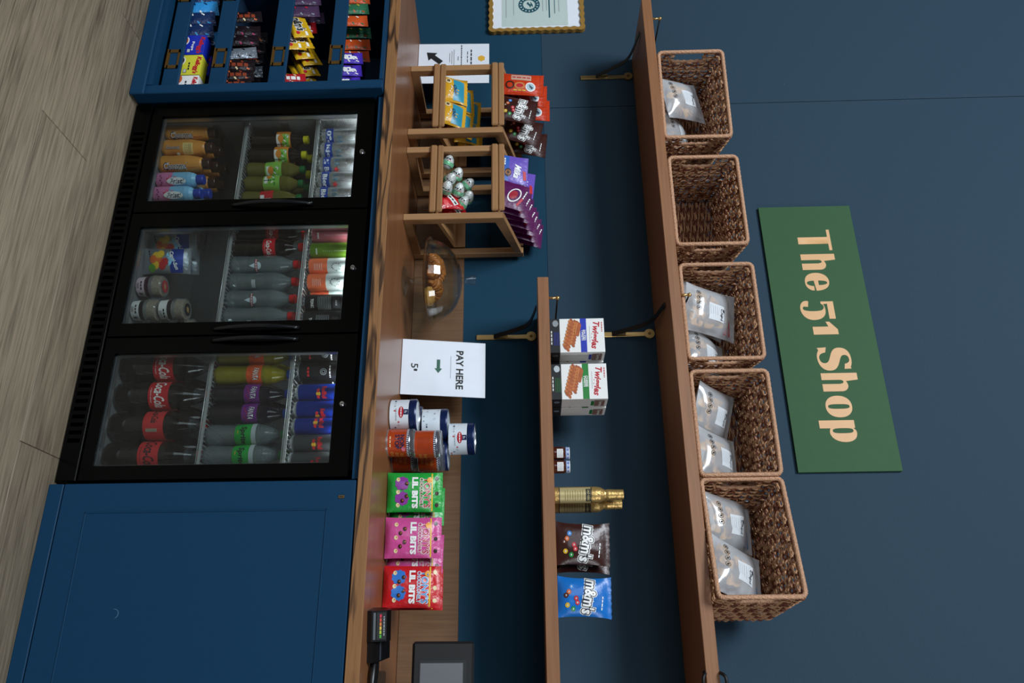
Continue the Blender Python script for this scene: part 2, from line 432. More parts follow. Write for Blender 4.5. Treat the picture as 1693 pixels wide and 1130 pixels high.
# ------------------------------------------------------------------ shelves with brass and strap brackets
def shelf(x0, x1, z0, z1, label):
    t = thing('wall_shelf', label, 'shelf', ((x0+x1)/2, YW, z0)); T = loc(t)
    b = MB(); b.box(x0, x1, 0.235, YW-0.001, z0, z1, SHELF, 0.0015, T=T); b.build('board', t); return t
shU = shelf(-2.56, 0.45, 1.864, 1.9025, 'long upper oak wall shelf carrying the wicker baskets')
shL = shelf(-1.285, 0.45, 1.4105, 1.449, 'shorter lower oak wall shelf carrying snack boxes and bottles')
def bracket(x, zb, zt, label, up=0.0):
    t = thing('shelf_bracket', label, 'bracket', (x, YW, zb), group=None); T = loc(t)
    b = MB(); y = YW-0.0015
    b.box(x-0.0105, x+0.0105, y-0.007, y, zb-0.235, zb-0.165, BRASS, 0.0015, T=T)
    b.add([(x-0.009, y-0.006, zb-0.165), (x+0.009, y-0.006, zb-0.165), (x-0.009, y-0.012, zb-0.115), (x+0.009, y-0.004, zb-0.115)], [(0, 1, 3, 2)], BRASS, T)
    b.box(x-0.009, x+0.009, y-0.005, y, zb-0.17, zb-0.03, BRASS, 0.001, T=T)
    b.prism([(x-0.0195*cos(a), zb-0.024+0.0195*sin(a)) for a in [2*pi*k/20 for k in range(20)]], y-0.009, y, BRASS, T=T)
    b.prism([(x-0.006*cos(a), zb-0.024+0.006*sin(a)) for a in [2*pi*k/10 for k in range(10)]], y-0.011, y-0.009, BRASSD, T=T)
    b.build('wall_plate', t)
    b = MB()
    pts = cr([(x, y-0.012, zb-0.165), (x, y-0.075, zb-0.075), (x, y-0.13, zb-0.03), (x, 0.32, zb-0.0035)], 6)
    for k in range(len(pts)-1):
        p, q = pts[k], pts[k+1]
        b.add([(x-0.009, p.y, p.z), (x+0.009, p.y, p.z), (x+0.009, q.y, q.z), (x-0.009, q.y, q.z), (x-0.009, p.y, p.z-0.003), (x+0.009, p.y, p.z-0.003), (x+0.009, q.y, q.z-0.003), (x-0.009, q.y, q.z-0.003)],
              [(0, 1, 2, 3), (7, 6, 5, 4), (0, 4, 5, 1), (2, 6, 7, 3), (1, 5, 6, 2), (0, 3, 7, 4)], STRAP, T)
    b.build('strap', t)
    b = MB(); b.tube([(x, 0.245, zt), (x, 0.245, zt+0.027)], 0.0042, BRASS, 10, T=T); b.ball((x, 0.245, zt+0.031), 0.0075, 0.0075, 0.0075, BRASS, T=T)
    b.build('post', t)
    b = MB(); b.tube([(x, 0.252, zt+0.03), (x, 0.42, zt+0.028), (x, y, zt+0.027)], 0.0032, STRAP, 8, T=T); b.build('guard_rail', t)
bracket(-2.458, 1.864, 1.9025, 'brass and black shelf bracket at the left end of the upper shelf')
bracket(-1.209, 1.864, 1.9025, 'brass and black shelf bracket in the dark under the upper shelf, above the snack boxes')
bracket(-1.207, 1.4105, 1.449, 'brass and black shelf bracket at the left end of the lower shelf')
# hooked clamp at the right end of the upper shelf
t = thing('shelf_clamp', 'black strap clamp hooked round the front of the upper shelf at the far right', 'clamp', (0.02, 0.235, 1.864)); T = loc(t)
b = MB()
for sgn, zz in ((-1, 1.864), (1, 1.9025)):
    pts = cr([(-0.008, 0.26, zz), (-0.004, 0.225, zz+sgn*0.004), (0.006, 0.215, zz+sgn*0.012), (0.03, 0.215, zz+sgn*0.013), (0.06, 0.215, zz+sgn*0.008)], 5)
    b.tube([p for p in pts], 0.0048, STRAP, 8, T=T)
b.build('strap', t)
b = MB(); b.box(0.05, 0.075, 0.216, 0.232, 1.855, 1.912, STRAP, 0.003, T=T); b.build('buckle', t)

# ------------------------------------------------------------------ shop sign
SGN = mat('sign_green', '#3a5d3d', 0.6, spec=0.15, bump=0.02)
LET = mat('sign_cream', '#e0ad76', 0.5)
t = thing('shop_sign', 'green wall sign reading The 51 Shop in cream letters', 'sign', (-1.21, YW, 2.324)); T = loc(t)
b = MB(); b.box(-1.7595, -0.66, YW-0.012, YW-0.002, 2.324, 2.692, SGN, 0.0008, T=T); b.build('board', t)
def bez(a, b_, c, d, n=10): return [tuple((1-q)**3*a[i]+3*(1-q)**2*q*b_[i]+3*(1-q)*q*q*c[i]+q**3*d[i] for i in (0, 1)) for q in [k/n for k in range(n)]]
def ell(cx, cy, rx, ry, p=2.2, n=36):
    f = lambda x: math.copysign(abs(x)**(2/p), x)
    return [(cx+rx*f(cos(2*pi*k/n)), cy+ry*f(sin(2*pi*k/n))) for k in range(n)]
def stroke(pts, ws, n=8):
    P = cr([(x, y, w) for (x, y), w in zip(pts, ws)], n); L_, R_ = [], []
    for i, p in enumerate(P):
        a = P[max(i-1, 0)]; c = P[min(i+1, len(P)-1)]; d = Vector((c.x-a.x, c.y-a.y)).normalized(); nn = Vector((-d.y, d.x))*p.z/2
        L_.append((p.x+nn.x, p.y+nn.y)); R_.append((p.x-nn.x, p.y-nn.y))
    return L_+R_[::-1]
def gl_h(h=133):
    return [[(0, 0), (27, 0), (27, 66)]+bez((27, 66), (27, 80), (38, 84), (42, 72), 8)+[(43, 66), (43, 0), (72, 0), (72, 68)]+bez((72, 68), (72, 92), (48, 104), (27, 84), 12)+[(27, h), (0, h)]]
GL = {
 'T': [[(34, 0), (66, 0), (66, 118), (96, 118), (96, 130), (0, 130), (0, 118), (34, 118)]],
 'h': gl_h(),
 'e': [[(78, 40)]+bez((78, 40), (78, 70), (66, 94), (39, 94))+bez((39, 94), (14, 94), (0, 72), (0, 46))+bez((0, 46), (0, 18), (14, 0), (41, 0))+bez((41, 0), (62, 0), (76, 12), (78, 33))+[(76, 33), (58, 33)]+bez((58, 33), (56, 14), (50, 7), (44, 7))+bez((44, 7), (36, 7), (34, 22), (34, 40)),
       [(34, 52), (54, 52)]+bez((54, 52), (54, 74), (50, 86), (44, 86))+bez((44, 86), (37, 86), (34, 74), (34, 52))],
 '5': [[(2, 46), (12, 46)]+bez((12, 46), (16, 58), (34, 60), (40, 44))+bez((40, 44), (44, 26), (44, -4), (38, -20))+bez((38, -20), (34, -28), (22, -26), (22, -18))+[(24, -4)]+[(0, 0)]+bez((0, 0), (-8, -22), (12, -36), (34, -35))+bez((34, -35), (62, -33), (82, -14), (80, 16))+bez((80, 16), (78, 48), (58, 62), (36, 60))+bez((36, 60), (24, 60), (16, 56), (12, 54))+[(12, 70), (76, 70), (76, 94), (2, 94)]],
 '1': [[(20, 0), (52, 0), (52, 94), (32, 94), (0, 66), (0, 52), (20, 60)]],
 'S': [stroke([(4, 30), (14, 12), (34, 4), (56, 8), (76, 30), (66, 52), (46, 64), (26, 78), (16, 98), (32, 116), (54, 118), (76, 110), (88, 90)],
              [30, 16, 9, 14, 30, 36, 38, 36, 28, 12, 9, 13, 26])],
 'o': [ell(40, 46, 41, 48), ell(40, 46, 9, 39, 3)],
 'p': [[(0, -36), (28, -36), (28, 2)]+bez((28, 2), (36, -2), (44, -3), (50, -1))+bez((50, -1), (84, 8), (88, 90), (50, 94))+bez((50, 94), (40, 96), (32, 92), (27, 82))+[(27, 91), (0, 91)], ell(37, 46, 9, 37, 3)],
}
GL['S'] = [[(0, 36), (2, 2), (12, 6)]+bez((12, 6), (22, -1), (32, -3), (42, -3))+bez((42, -3), (72, -3), (94, 12), (94, 38))+bez((94, 38), (94, 62), (78, 70), (58, 78))+bez((58, 78), (40, 85), (32, 88), (32, 100))+bez((32, 100), (32, 110), (40, 115), (50, 115))+bez((50, 115), (62, 115), (66, 106), (68, 92))+[(88, 92), (87, 118), (80, 116)]+bez((80, 116), (70, 122), (60, 123), (48, 123))+bez((48, 123), (18, 123), (2, 108), (2, 84))+bez((2, 84), (2, 62), (16, 54), (38, 46))+bez((38, 46), (56, 39), (64, 35), (64, 22))+bez((64, 22), (64, 11), (54, 5), (42, 5))+bez((42, 5), (28, 5), (22, 18), (20, 36))]
lb = MB()
for g, x0, w in (('T', -1.648, 0.094), ('h', -1.5375, 0.070), ('e', -1.454, 0.078), ('5', -1.331, 0.080), ('1', -1.243, 0.053), ('S', -1.137, 0.094), ('h', -1.033, 0.072), ('o', -0.944, 0.082), ('p', -0.850, 0.082)):
    gw = {'T': 96, 'h': 72, 'e': 78, '5': 80, '1': 52, 'S': 94, 'o': 81, 'p': 77}[g]
    vs, fs = curve_shape(('P', GL[g])); kx = w/gw
    S = lambda u, v: (u, YW-0.0128, v)
    off = 1 if g == 'o' else 0
    lb.decal(([((x+off)*kx, y*0.001) for x, y in vs], fs), LET, S, x0, 2.461, 0, T=T)
lb.build('lettering', t)

# ------------------------------------------------------------------ triple door fridge
LINER = mat('hammered_liner', '#8f9294', 0.38, 0.25, bump=0.9, bscale=320, var=0.3)
FRM = mat('fridge_black', '#020202', 0.2, spec=0.12)
PANE = glassy('fridge_pane', '#e6eae9', 0.03, 0.01)
WIRE = mat('shelf_wire', '#b9bcbc', 0.35, 0.5)
FX0, FX1 = -1.881, -0.531
fr = thing('bar_fridge', 'black triple-door glass-front bar fridge full of drinks', 'fridge', (-1.206, 0.25, 0.0)); T = loc(fr)
b = MB()
b.box(FX0, FX0+0.03, 0.042, 0.52, 0.066, 0.858, FRM, T=T); b.box(FX1-0.03, FX1, 0.042, 0.52, 0.066, 0.858, FRM, T=T)
b.box(FX0, FX1, 0.042, 0.52, 0.83, 0.858, FRM, T=T); b.box(FX0, FX1, 0.49, 0.52, 0.066, 0.83, FRM, T=T); b.box(FX0+.03, FX1-.03, 0.042, 0.49, 0.06, 0.072, FRM, T=T)
for x in (-1.431, -0.981): b.box(x-0.012, x+0.012, 0.042, 0.06, 0.072, 0.83, FRM, T=T)
b.build('cabinet_shell', fr)
b = MB()
b.box(FX0+0.03, FX0+0.034, 0.045, 0.488, 0.073, 0.829, LINER, T=T); b.box(FX1-0.034, FX1-0.03, 0.045, 0.488, 0.073, 0.829, LINER, T=T)
b.box(FX0+0.034, FX1-0.034, 0.484, 0.488, 0.073, 0.829, LINER, T=T); b.box(FX0+0.034, FX1-0.034, 0.061, 0.484, 0.073, 0.077, LINER, T=T)
b.box(FX0+0.034, FX1-0.034, 0.061, 0.484, 0.825, 0.829, LINER, T=T)
for z in (0.25, 0.50):      # shelf rails on the side liners
    b.box(FX0+0.034, FX0+0.040, 0.08, 0.46, z, z+0.025, ALU, T=T)
b.build('liner', fr)
b = MB(); b.box(FX0, FX1, 0.0, 0.06, 0.003, 0.062, FRM, 0.002, T=T)
for k in range(46):
    x = FX0+0.12+k*0.0245
    b.box(x, x+0.012, -0.0004, 0.0, 0.014, 0.052, mat('vent_slot', '#010101', 0.9, spec=0.0), T=T)
for x in (FX0+0.015, FX1-0.015): b.box(x-0.008, x+0.008, 0.01, 0.5, 0.0, 0.006, BLKM, T=T)
b.build('plinth_grille', fr)
def wire_shelf(x0, x1, z):
    b = MB(); b.box(x0, x1, 0.062, 0.068, z-0.008, z, WIRE, T=T)
    b.tube([(x0, 0.063, z-0.012), (x1, 0.063, z-0.012)], 0.0018, WIRE, 6, T=T)
    n = int((x1-x0)/0.0135)
    for k in range(n+1):
        x = x0+(x1-x0)*k/n; b.box(x-0.0016, x+0.0016, 0.064, 0.48, z-0.0035, z, WIRE, T=T)
    for y in (0.2, 0.34, 0.478): b.box(x0, x1, y, y+0.004, z-0.008, z-0.0035, WIRE, T=T)
    b.build('wire_shelf', fr)
BAYS = [(-1.842, -1.444), (-1.418, -0.994), (-0.968, -0.57)]
for x0, x1 in BAYS:
    wire_shelf(x0, x1, 0.3895); wire_shelf(x0, x1, 0.6455)
DOORS = [(-1.879, -1.4345, -1.828, -1.477, 1), (-1.428, -0.985, -1.379, -1.028, 1), (-0.9785, -0.533, -0.927, -0.5745, -1)]
for i, (x0, x1, g0, g1, hs) in enumerate(DOORS):
    b = MB(); z0, z1, h0, h1 = 0.07, 0.852, 0.1045, 0.7945
    for (a, c, d, e) in ((x0, g0, z0, z1), (g1, x1, z0, z1), (g0, g1, z0, h0), (g0, g1, h1, z1)):
        b.box(a, c, 0.0, 0.038, d, e, FRM, T=T)
    dr = b.build('door', fr)
    b = MB()
    s = 0.004
    for (a, c, d, e) in ((g0, g0+s, h0, h1), (g1-s, g1, h0, h1), (g0, g1, h0, h0+s), (g0, g1, h1-s, h1)):
        b.box(a, c, 0.012, 0.030, d, e, ALU, T=T)
    b.build('spacer_frame', dr)
    b = MB(); b.box(g0+0.001, g1-0.001, 0.010, 0.0115, h0+0.001, h1-0.001, PANE, T=T); b.build('pane', dr)
    xh = x1-0.016 if hs > 0 else x0+0.016
    b = MB(); pts = [(xh, -0.004-0.020*sin(pi*k/16), 0.40+0.27*k/16) for k in range(17)]
    b.tube(pts, [0.0055+0.0015*sin(pi*k/16) for k in range(17)], mat('handle_black', '#17181a', 0.18, 0.2), 10, T=T)
    b.build('handle', dr)
    xl = [-1.655, -1.2085, -0.751][i]
    b = MB(); Tl = T @ Matrix.Translation((xl, 0, 0.821)) @ Matrix.Rotation(R(90), 4, 'X')
    b.lathe([(0, 0.0085, CHROME), (0.006, 0.0085, CHROME), (0.0075, 0.007, CHROME), (0.0095, 0.004, CHROME), (0.010, -0.001, CHROME)], 20, T=Tl)
    b.box(-0.0012, 0.0012, -0.004, 0.004, 0.0083, 0.009, INK, T=Tl)
    b.build('lock', dr)
    b = MB(); b.box(x0+0.05, x1-0.05, 0.066, 0.078, 0.812, 0.8235, mat('lamp_cover', '#dfe6ea', 0.3), T=T); b.build('lamp_strip', fr)
    l = bpy.data.lights.new('fridge_lamp', 'AREA'); l.shape = 'RECTANGLE'; l.size = 0.34; l.size_y = 0.02; l.energy = 3.6; l.color = (0.95, 0.98, 1.0)
    lo = bpy.data.objects.new('fridge_lamp', l); COL.objects.link(lo); lo.location = ((x0+x1)/2, 0.075, 0.809); lo.rotation_euler = (R(35), 0, 0)

# ------------------------------------------------------------------ drinks
def screwcap(b, r, z, h, m, seg=24):
    b.lathe([(r*0.97, z, m), (r, z+0.002, m), (r, z+h-0.002, m), (r-0.0015, z+h, m), (0, z+h, m)], seg, flute=lambda a, zz: 0.02*cos(a*24))
def place(o, x, y, z, k=1.0, extra=0.0):
    o.location = (x, y, z); o.rotation_euler = (0, 0, atan2_(x, y)*k+extra)
Z1, Z2, Z3 = 0.077, 0.3895, 0.6455
# milk drinks
CHO = mat('choc_sleeve', '#d58f3f', 0.35, var=0.06); CHOB = mat('choc_brown', '#3a2015', 0.35); CHOW = mat('choc_back', '#e0c27c', 0.4)
def choc(label, back=False):
    t = thing('milk_bottle', label, 'bottle', group='chocolate milk bottles in the left bay')
    b = MB(); b.lathe([(0, 0, CHO), (0.024, 0, CHO), (0.030, 0.004, CHO), (0.0325, 0.014, CHO), (0.031, 0.035, CHO), (0.0325, 0.07, CHO), (0.0325, 0.10, CHO), (0.027, 0.132, CHO), (0.0235, 0.148, CHO), (0.0195, 0.153, CHOB), (0.0175, 0.158, CHOB), (0, 0.158, CHOB)], 28)
    S = cyl(0.0325, 0.0008, rz=lambda v: 0.0325 if v < 0.1 else 0.0325-0.0055*(v-0.1)/0.032)
    if not back:
        for off, m in ((0.03, WHT), (0.0, NAVY)): b.decal(text('Chocomel', 0.086, 0.026, bold=off*1.8, shear=0.25), m, (lambda e: lambda u, v: S(u, v)[:1]+(S(u, v)[1]-e, S(u, v)[2]))(0.0003 if m == NAVY else 0), 0.004, 0.066, pi/2)
        b.decal(words(0.03, 0.004*0.55, 6), RED, S, 0.012, 0.120, pi/2)
        b.decal(disc(0.004), CHOB, S, 0.016, 0.035)
    else:
        b.decal(text('Chocomel', 0.052, 0.013, bold=0.03, shear=0.25), WHT, S, -0.006, 0.045, pi/2); b.decal(text('Chocomel', 0.052, 0.013, shear=0.25), NAVY, lambda u, v: (S(u, v)[0], S(u, v)[1]-0.0003, S(u, v)[2]), -0.006, 0.045, pi/2)
        b.decal(rect(0.045, 0.035, 6, 2), CHOW, S, 0.0, 0.098); 
        for q in range(5): b.decal(rect(0.036, 0.0015, 5), CHOB, S, 0.0, 0.088+q*0.005)
        b.decal(disc(0.006), WHT, S, 0.018, 0.062)
    b.build('body', t); b = MB(); screwcap(b, 0.0195, 0.155, 0.024, CHOB); b.build('cap', t); return t
c1 = choc('orange chocolate milk bottle, leftmost of the front row in the fridge'); place(c1, -1.832, 0.105, Z1)
c2 = choc('orange chocolate milk bottle with small print facing out, between two others', True); place(c2, -1.764, 0.102, Z1)
c3 = copy_thing(c1, 'orange chocolate milk bottle next to the pink and blue milk bottles', (0, 0, 0)); place(c3, -1.694, 0.100, Z1)
for i, (x, y) in enumerate(((-1.800, 0.172), (-1.730, 0.170), (-1.661, 0.168), (-1.765, 0.240), (-1.697, 0.238))):
    g = 'chocolate milk bottles in the left bay'
    place(copy_thing(c1, ['chocolate milk bottle in the second row, behind the leftmost pair', 'chocolate milk bottle in the second row, behind the middle of the front three', 'chocolate milk bottle in the second row, behind the front pink and blue bottles', 'chocolate milk bottle in the third row, the farther left of two brown caps', 'chocolate milk bottle in the third row, the farther right of two brown caps'][i], (0, 0, 0)), x, y, Z1, extra=0.8*i)
FRP = mat('milk_pink', '#d980ad', 0.35, var=0.08); FRB = mat('milk_light_blue', '#7fbce0', 0.35, var=0.08); FRR = mat('milk_red', '#d43553', 0.4)
def fristi(label):
    t = thing('milk_bottle', label, 'bottle', group='pink and blue milk bottles')
    b = MB(); b.lathe([(0, 0, FRP), (0.022, 0, FRP), (0.0275, 0.005, FRP), (0.0285, 0.03, FRP), (0.0285, 0.060, FRP), (0.0285, 0.062, FRB), (0.0285, 0.115, FRB), (0.025, 0.130, FRB), (0.018, 0.141, FRB), (0, 0.142, FRB)], 28)
    S = cyl(0.0285, 0.0006); S2 = cyl(0.0285, 0.0010); S3 = cyl(0.0285, 0.0013)
    b.decal(star(0.022, 9, 0.7), FRR, S, 0.0, 0.062); b.decal(disc(0.013, 0.034, 24), WHT, S2, 0.002, 0.078)
    b.decal(text('Fristi', 0.052, 0.016, bold=0.02, shear=0.3), NAVY, S3, 0.002, 0.08, pi/2)
    for k in range(5): b.decal(disc(0.003), mat('berry', '#8a2f6b', 0.4), S, -0.018+0.008*k, 0.022+0.004*(k % 2))
    b.build('body', t); b = MB(); screwcap(b, 0.018, 0.142, 0.024, mat('cap_blue', '#1c3fa8', 0.35)); b.build('cap', t); return t
f1 = fristi('pink and blue milk bottle beside the chocolate milk bottles'); place(f1, -1.627, 0.100, Z1)
place(copy_thing(f1, 'pink and blue milk bottle nearest the first fridge door handle', (0, 0, 0)), -1.567, 0.098, Z1)
place(copy_thing(f1, 'pink and blue milk bottle standing behind the front two', (0, 0, 0)), -1.612, 0.165, Z1, extra=1)
# iced teas
TEA = mat('tea_liquid', '#1d130f', 0.12, coat=0.3); GTEA = mat('green_tea_liquid', '#5f5a22', 0.12, coat=0.3); TG = mat('tea_green', '#86c04c', 0.4); TO = mat('tea_orange', '#e08a2c', 0.4)
def pet(label, name, liq, capm, labz=None, labm=None, h=0.205, r=0.031, group=None, decals=None, capr=0.0145, clear=None, waist=True, caph=0.015):
    t = thing(name, label, 'bottle', group=group); b = MB(); s = h/0.205
    n_ = clear or liq
    wv = 0.93 if waist else 1.0
    prof = [(0, 0.003), (0.012, 0.0), (r*0.82, 0.0), (r*0.98, 0.008*s), (r, 0.022*s), (r*wv, 0.06*s), (r*wv*0.99, 0.075*s), (r, 0.10*s), (r, 0.135*s), (r*0.86, 0.155*s), (r*0.55, 0.176*s), (0.0125, 0.186*s), (0.0118, h-caph)]
    pr = []
    for q, z in prof: pr.append((q, z, liq if z < 0.165*s else n_))
    pr.append((0, h-caph, n_))
    b.lathe(pr, 28); b.build('body', t)
    if labz:
        z0, z1 = labz; b = MB(); e = 0.0006
        def rz(v):
            for (a, za), (c, zc) in zip(prof, prof[1:]):
                if za <= v <= zc and zc > za: return a+(c-a)*(v-za)/(zc-za)
            return r
        k = 6; b.lathe([(rz(z0+(z1-z0)*i/k)+e, z0+(z1-z0)*i/k, labm) for i in range(k+1)], 28)
        S = lambda u, v: ((rz(v)+2*e)*sin(u/r), -(rz(v)+2*e)*cos(u/r), v); S2 = lambda u, v: ((rz(v)+3.2*e)*sin(u/r), -(rz(v)+3.2*e)*cos(u/r), v)
        if decals: decals(b, S, S2, (z0+z1)/2)
        b.build('label', t)
    b = MB(); screwcap(b, capr, h-caph-0.002, caph+0.002, capm); b.build('cap', t); return t
def d_tea(b, S, S2, zc):
    b.decal(rect(0.05, 0.026, 8, 2), TG, S, 0, zc+0.008); b.decal(rect(0.046, 0.012, 8, 1), WHT, S, 0, zc-0.018)
    b.decal(disc(0.014, 0.010), TO, S2, -0.008, zc-0.008)
    for k in range(8): b.decal(poly([(0, 0), (0.004, 0.009), (0.001, 0.012), (-0.003, 0.004)]), GREEN if k % 2 else WHT, S2, -0.018+0.0052*k, zc+0.008+0.004*((k*7) % 3), rot=0.7*k)
    b.decal(words(0.026, 0.006*0.55, 4), NAVY, S2, 0.012, zc-0.012, pi/2)
CY = mat('cap_yellow', '#d9cf1d', 0.4); CG = mat('cap_green', '#0f6b33', 0.4)
a = pet('dark iced tea bottle with yellow cap, leftmost on the middle shelf of the fridge', 'iced_tea_bottle', TEA, CY, (0.096, 0.146), TO, decals=d_tea); place(a, -1.797, 0.112, Z2)
place(copy_thing(a, 'dark iced tea bottle with yellow cap, second from the left on the middle shelf', (0, 0, 0)), -1.729, 0.110, Z2)
place(copy_thing(a, 'yellow-capped iced tea bottle in the row behind, left of the other', (0, 0, 0)), -1.765, 0.180, Z2, extra=1.2)
place(copy_thing(a, 'yellow-capped iced tea bottle in the row behind, right of the other', (0, 0, 0)), -1.695, 0.180, Z2, extra=2)
g_ = pet('yellow-green tea bottle with green cap, next to the dark iced teas', 'iced_tea_bottle', GTEA, CG, (0.070, 0.128), TG, decals=d_tea); place(g_, -1.667, 0.112, Z2, extra=0.2)
place(copy_thing(g_, 'yellow-green tea bottle with green cap and its label turned aside', (0, 0, 0)), -1.607, 0.110, Z2, extra=-0.9)
place(copy_thing(g_, 'green-capped tea bottle in the row behind, left of the other', (0, 0, 0)), -1.636, 0.178, Z2, extra=1)
place(copy_thing(g_, 'green-capped tea bottle in the row behind, right of the other', (0, 0, 0)), -1.575, 0.176, Z2, extra=2)
def d_red(b, S, S2, zc):
    b.decal(rect(0.03, 0.014, 6, 1), WHT, S, 0, zc-0.014); b.decal(words(0.02, 0.012*0.55, 3), WHT, S, 0, zc+0.006, pi/2)
a = pet('red-labelled iced tea bottle half hidden by the first door frame', 'iced_tea_bottle', GTEA, CG, (0.066, 0.112), RED, decals=d_red, r=0.029); place(a, -1.546, 0.108, Z2)
# beer cans
CANM = mat('can_silver', '#c3c8cb', 0.25, 0.8); CANB = mat('can_band_blue', '#123b95', 0.3)
def can(label, name, group, h, r, bands, decals=None, top=CANM):
    t = thing(name, label, 'can', group=group); b = MB()
    pr = [(0, 0.004, top), (r*0.7, 0.004, top), (r*0.74, 0.0, top), (r*0.80, 0.001, top), (r*0.97, 0.008, bands[0][1])]
    zz = [z for z, m in bands[1:]]+[h-0.013]
    for i, (z, m) in enumerate(bands):
        pr.append((r, max(z, 0.010), m))
    pr.append((r, h-0.013, bands[-1][1])); pr.append((r*0.84, h-0.003, top)); pr.append((r*0.86, h-0.001, top)); pr.append((r*0.83, h, top)); pr.append((r*0.80, h-0.005, top)); pr.append((0, h-0.005, top))
    b.lathe(pr, 32)
    if decals: decals(b, cyl(r, 0.0005), cyl(r, 0.0009))
    b.build('body', t)
    b = MB(); b.decal(disc(0.009, 0.0065), CANM, lambda u, v: (u, v-0.004, h-0.0035)); b.decal(ring(0.004, 0.006), ALU, lambda u, v: (u, v+0.004, h-0.0028)); b.build('ring_pull', t)
    return t
def d_beer(s1, s2):
    def f(b, S, S2):
        b.decal(text(s1, 0.050, 0.017, bold=0.03), WHT, S, 0, 0.034)
        b.decal(text('0.0', 0.026, 0.018, bold=0.01), mat('beer_blue', '#2f6f8f', 0.4), S, -0.012 if s2 else 0.01, 0.072)
        if s2: b.decal(star(0.013), RED, S, 0.014, 0.068)
        b.decal(rect(0.05, 0.0007, 8), ALU, S, 0, 0.052)
        for q in range(6): b.decal(rect(0.018, 0.0006, 3), ALU, S2, -0.018, 0.086+0.003*q)
    return f
bands = [(0.0, CANM), (0.022, CANB), (0.0485, CANM)]
for i, (s1, s2, x) in enumerate((('0%', 0, -1.798), ('ltje', 0, -1.737), ('% Bi', 1, -1.675), ('Bier', 1, -1.612), ('Bier', 1, -1.549))):
    a = can(['silver beer can marked 0%, leftmost on the top shelf of the fridge', 'silver beer can with its barcode side out, second from the left', 'silver beer can with half a red star, third from the left', 'silver beer can with a full red star and the word Bier', 'silver beer can at the right edge of the first fridge door'][i], 'beer_can', 'silver and blue beer cans', 0.145, 0.0300, bands, d_beer(s1, s2)); place(a, x, 0.100, Z3)
    if i < 4:
        c = copy_thing(a, 'silver beer can in the hidden second row on the top shelf', (0, 0, 0), group='beer cans in the second row'); place(c, x+0.031, 0.158, Z3, extra=1.5)
# middle bay : pouches, granola pots
SIL = mat('pouch_silver', '#aeb6bd', 0.28, 0.7, bump=0.15, bscale=60); PBL = mat('pouch_blue', '#173f9e', 0.3, 0.3)
def bagfn(w, h, t, bottom=0.25, top=0.05, wr=0.0015, seed=0, tap=0.0, flare=0.03):
    """half thickness and outline of a filled bag; u,v in -1..1 / 0..1"""
    def half(u, v):
        e = max(0.0, 1-abs(u)**2.6)
        lo = min(1.0, max(0.0, v/bottom)) if bottom > 0 else 1.0; hi = min(1.0, max(0.0, (1-top-v)/0.45)); 
        pr_ = (sin(lo*pi/2)**0.7)*(sin(hi*pi/2)**0.8)
        n_ = noise.noise(Vector((u*2.2+seed, v*3.1, seed*1.7)))*0.5+noise.noise(Vector((u*6+seed, v*5, 3.3)))*0.35
        edge = 1-abs(2*v-1)**6
        return 0.0007+t/2*(e**0.75)*pr_*(1+0.22*n_)+abs(n_)*wr*(0.4+edge)
    def out(u, v): return u*w/2*(1+flare*(abs(2*v-1)**3)-flare*0.5-tap*v)
    return half, out
def bag(label, name, cat, w, h, t, m, decals=None, group=None, bottom=0.25, top=0.06, seed=0, tap=0.0, film=None, crimp=True, mback=None, flare=0.05, part='pouch'):
    o = thing(name, label, cat, group=group); half, out = bagfn(w, h, t, bottom, top, seed=seed, tap=tap, flare=flare)
    b = MB(); N_, M_ = 16, 20
    zig = lambda u, v: (0.0012*cos(u*40) if v > 0.999 and crimp else 0)
    F = lambda i, j: (out(2*i-1, j), -half(2*i-1, j), h*j+zig(i, j)); G = lambda i, j: (out(1-2*i, j), half(1-2*i, j), h*j+zig(1-i, j))
    b.surf(F, N_, M_, m); b.surf(G, N_, M_, mback or m)
    b.surf(lambda i, j: (out(2*i-1, 0), -half(2*i-1, 0)+2*half(2*i-1, 0)*j, 0.0), N_, 1, m)
    b.surf(lambda i, j: (out(2*i-1, 1), -half(2*i-1, 1)+2*half(2*i-1, 1)*j, h), N_, 1, m)
    def S(eps):
        def f(u, v):
            vv = min(max(v/h, 0), 1); x = u; k = out(1, vv); q = max(-1, min(1, u/k)); return (x, -half(q, vv)-eps, v)
        return f
    if decals: decals(b, S)
    b.build(part, o); return o
def d_cap(b, S):
    b.decal(rect(0.082, 0.040, 8, 4), PBL, S(0.0008), 0, 0.118); b.decal(text('Capri-Sun', 0.066, 0.016, bold=0.03, shear=0.2), WHT, S(0.0014), -0.0, 0.108, 0.35)
    rn = random.Random(2)
    for k, (c_, x, z) in enumerate(((YEL, -0.016, 0.05), (ORG, 0.002, 0.062), (RED, 0.018, 0.072), (YEL, 0.016, 0.050), (mat('leaf', '#5f9b2f', 0.4), 0.026, 0.038), (ORG, -0.004, 0.042), (YEL, -0.022, 0.066), (RED, 0.006, 0.080))):
        b.decal(disc(0.014, 0.012), c_, S(0.0010+0.00012*k), x, z)
    for k in range(6): b.decal(poly([(0, 0), (0.012, 0.006), (0.02, 0.0), (0.010, -0.003)]), mat('splash_blue', '#8fd0f0', 0.3), S(0.0016), -0.03+0.010*k, 0.088+0.004*(k % 2), rot=0.5*k)
    b.decal(words(0.03, 0.008*0.55, 3), NAVY, S(0.0016), -0.022, 0.028, 0.3)
p1 = bag('silver and blue juice pouch leaning at the left of the middle fridge bay', 'juice_pouch', 'juice pouch', 0.088, 0.162, 0.034, SIL, d_cap, bottom=0.35, seed=3, group='silver juice pouches'); place(p1, -1.375, 0.125, Z1, k=0.8); p1.rotation_euler[0] = R(-4)
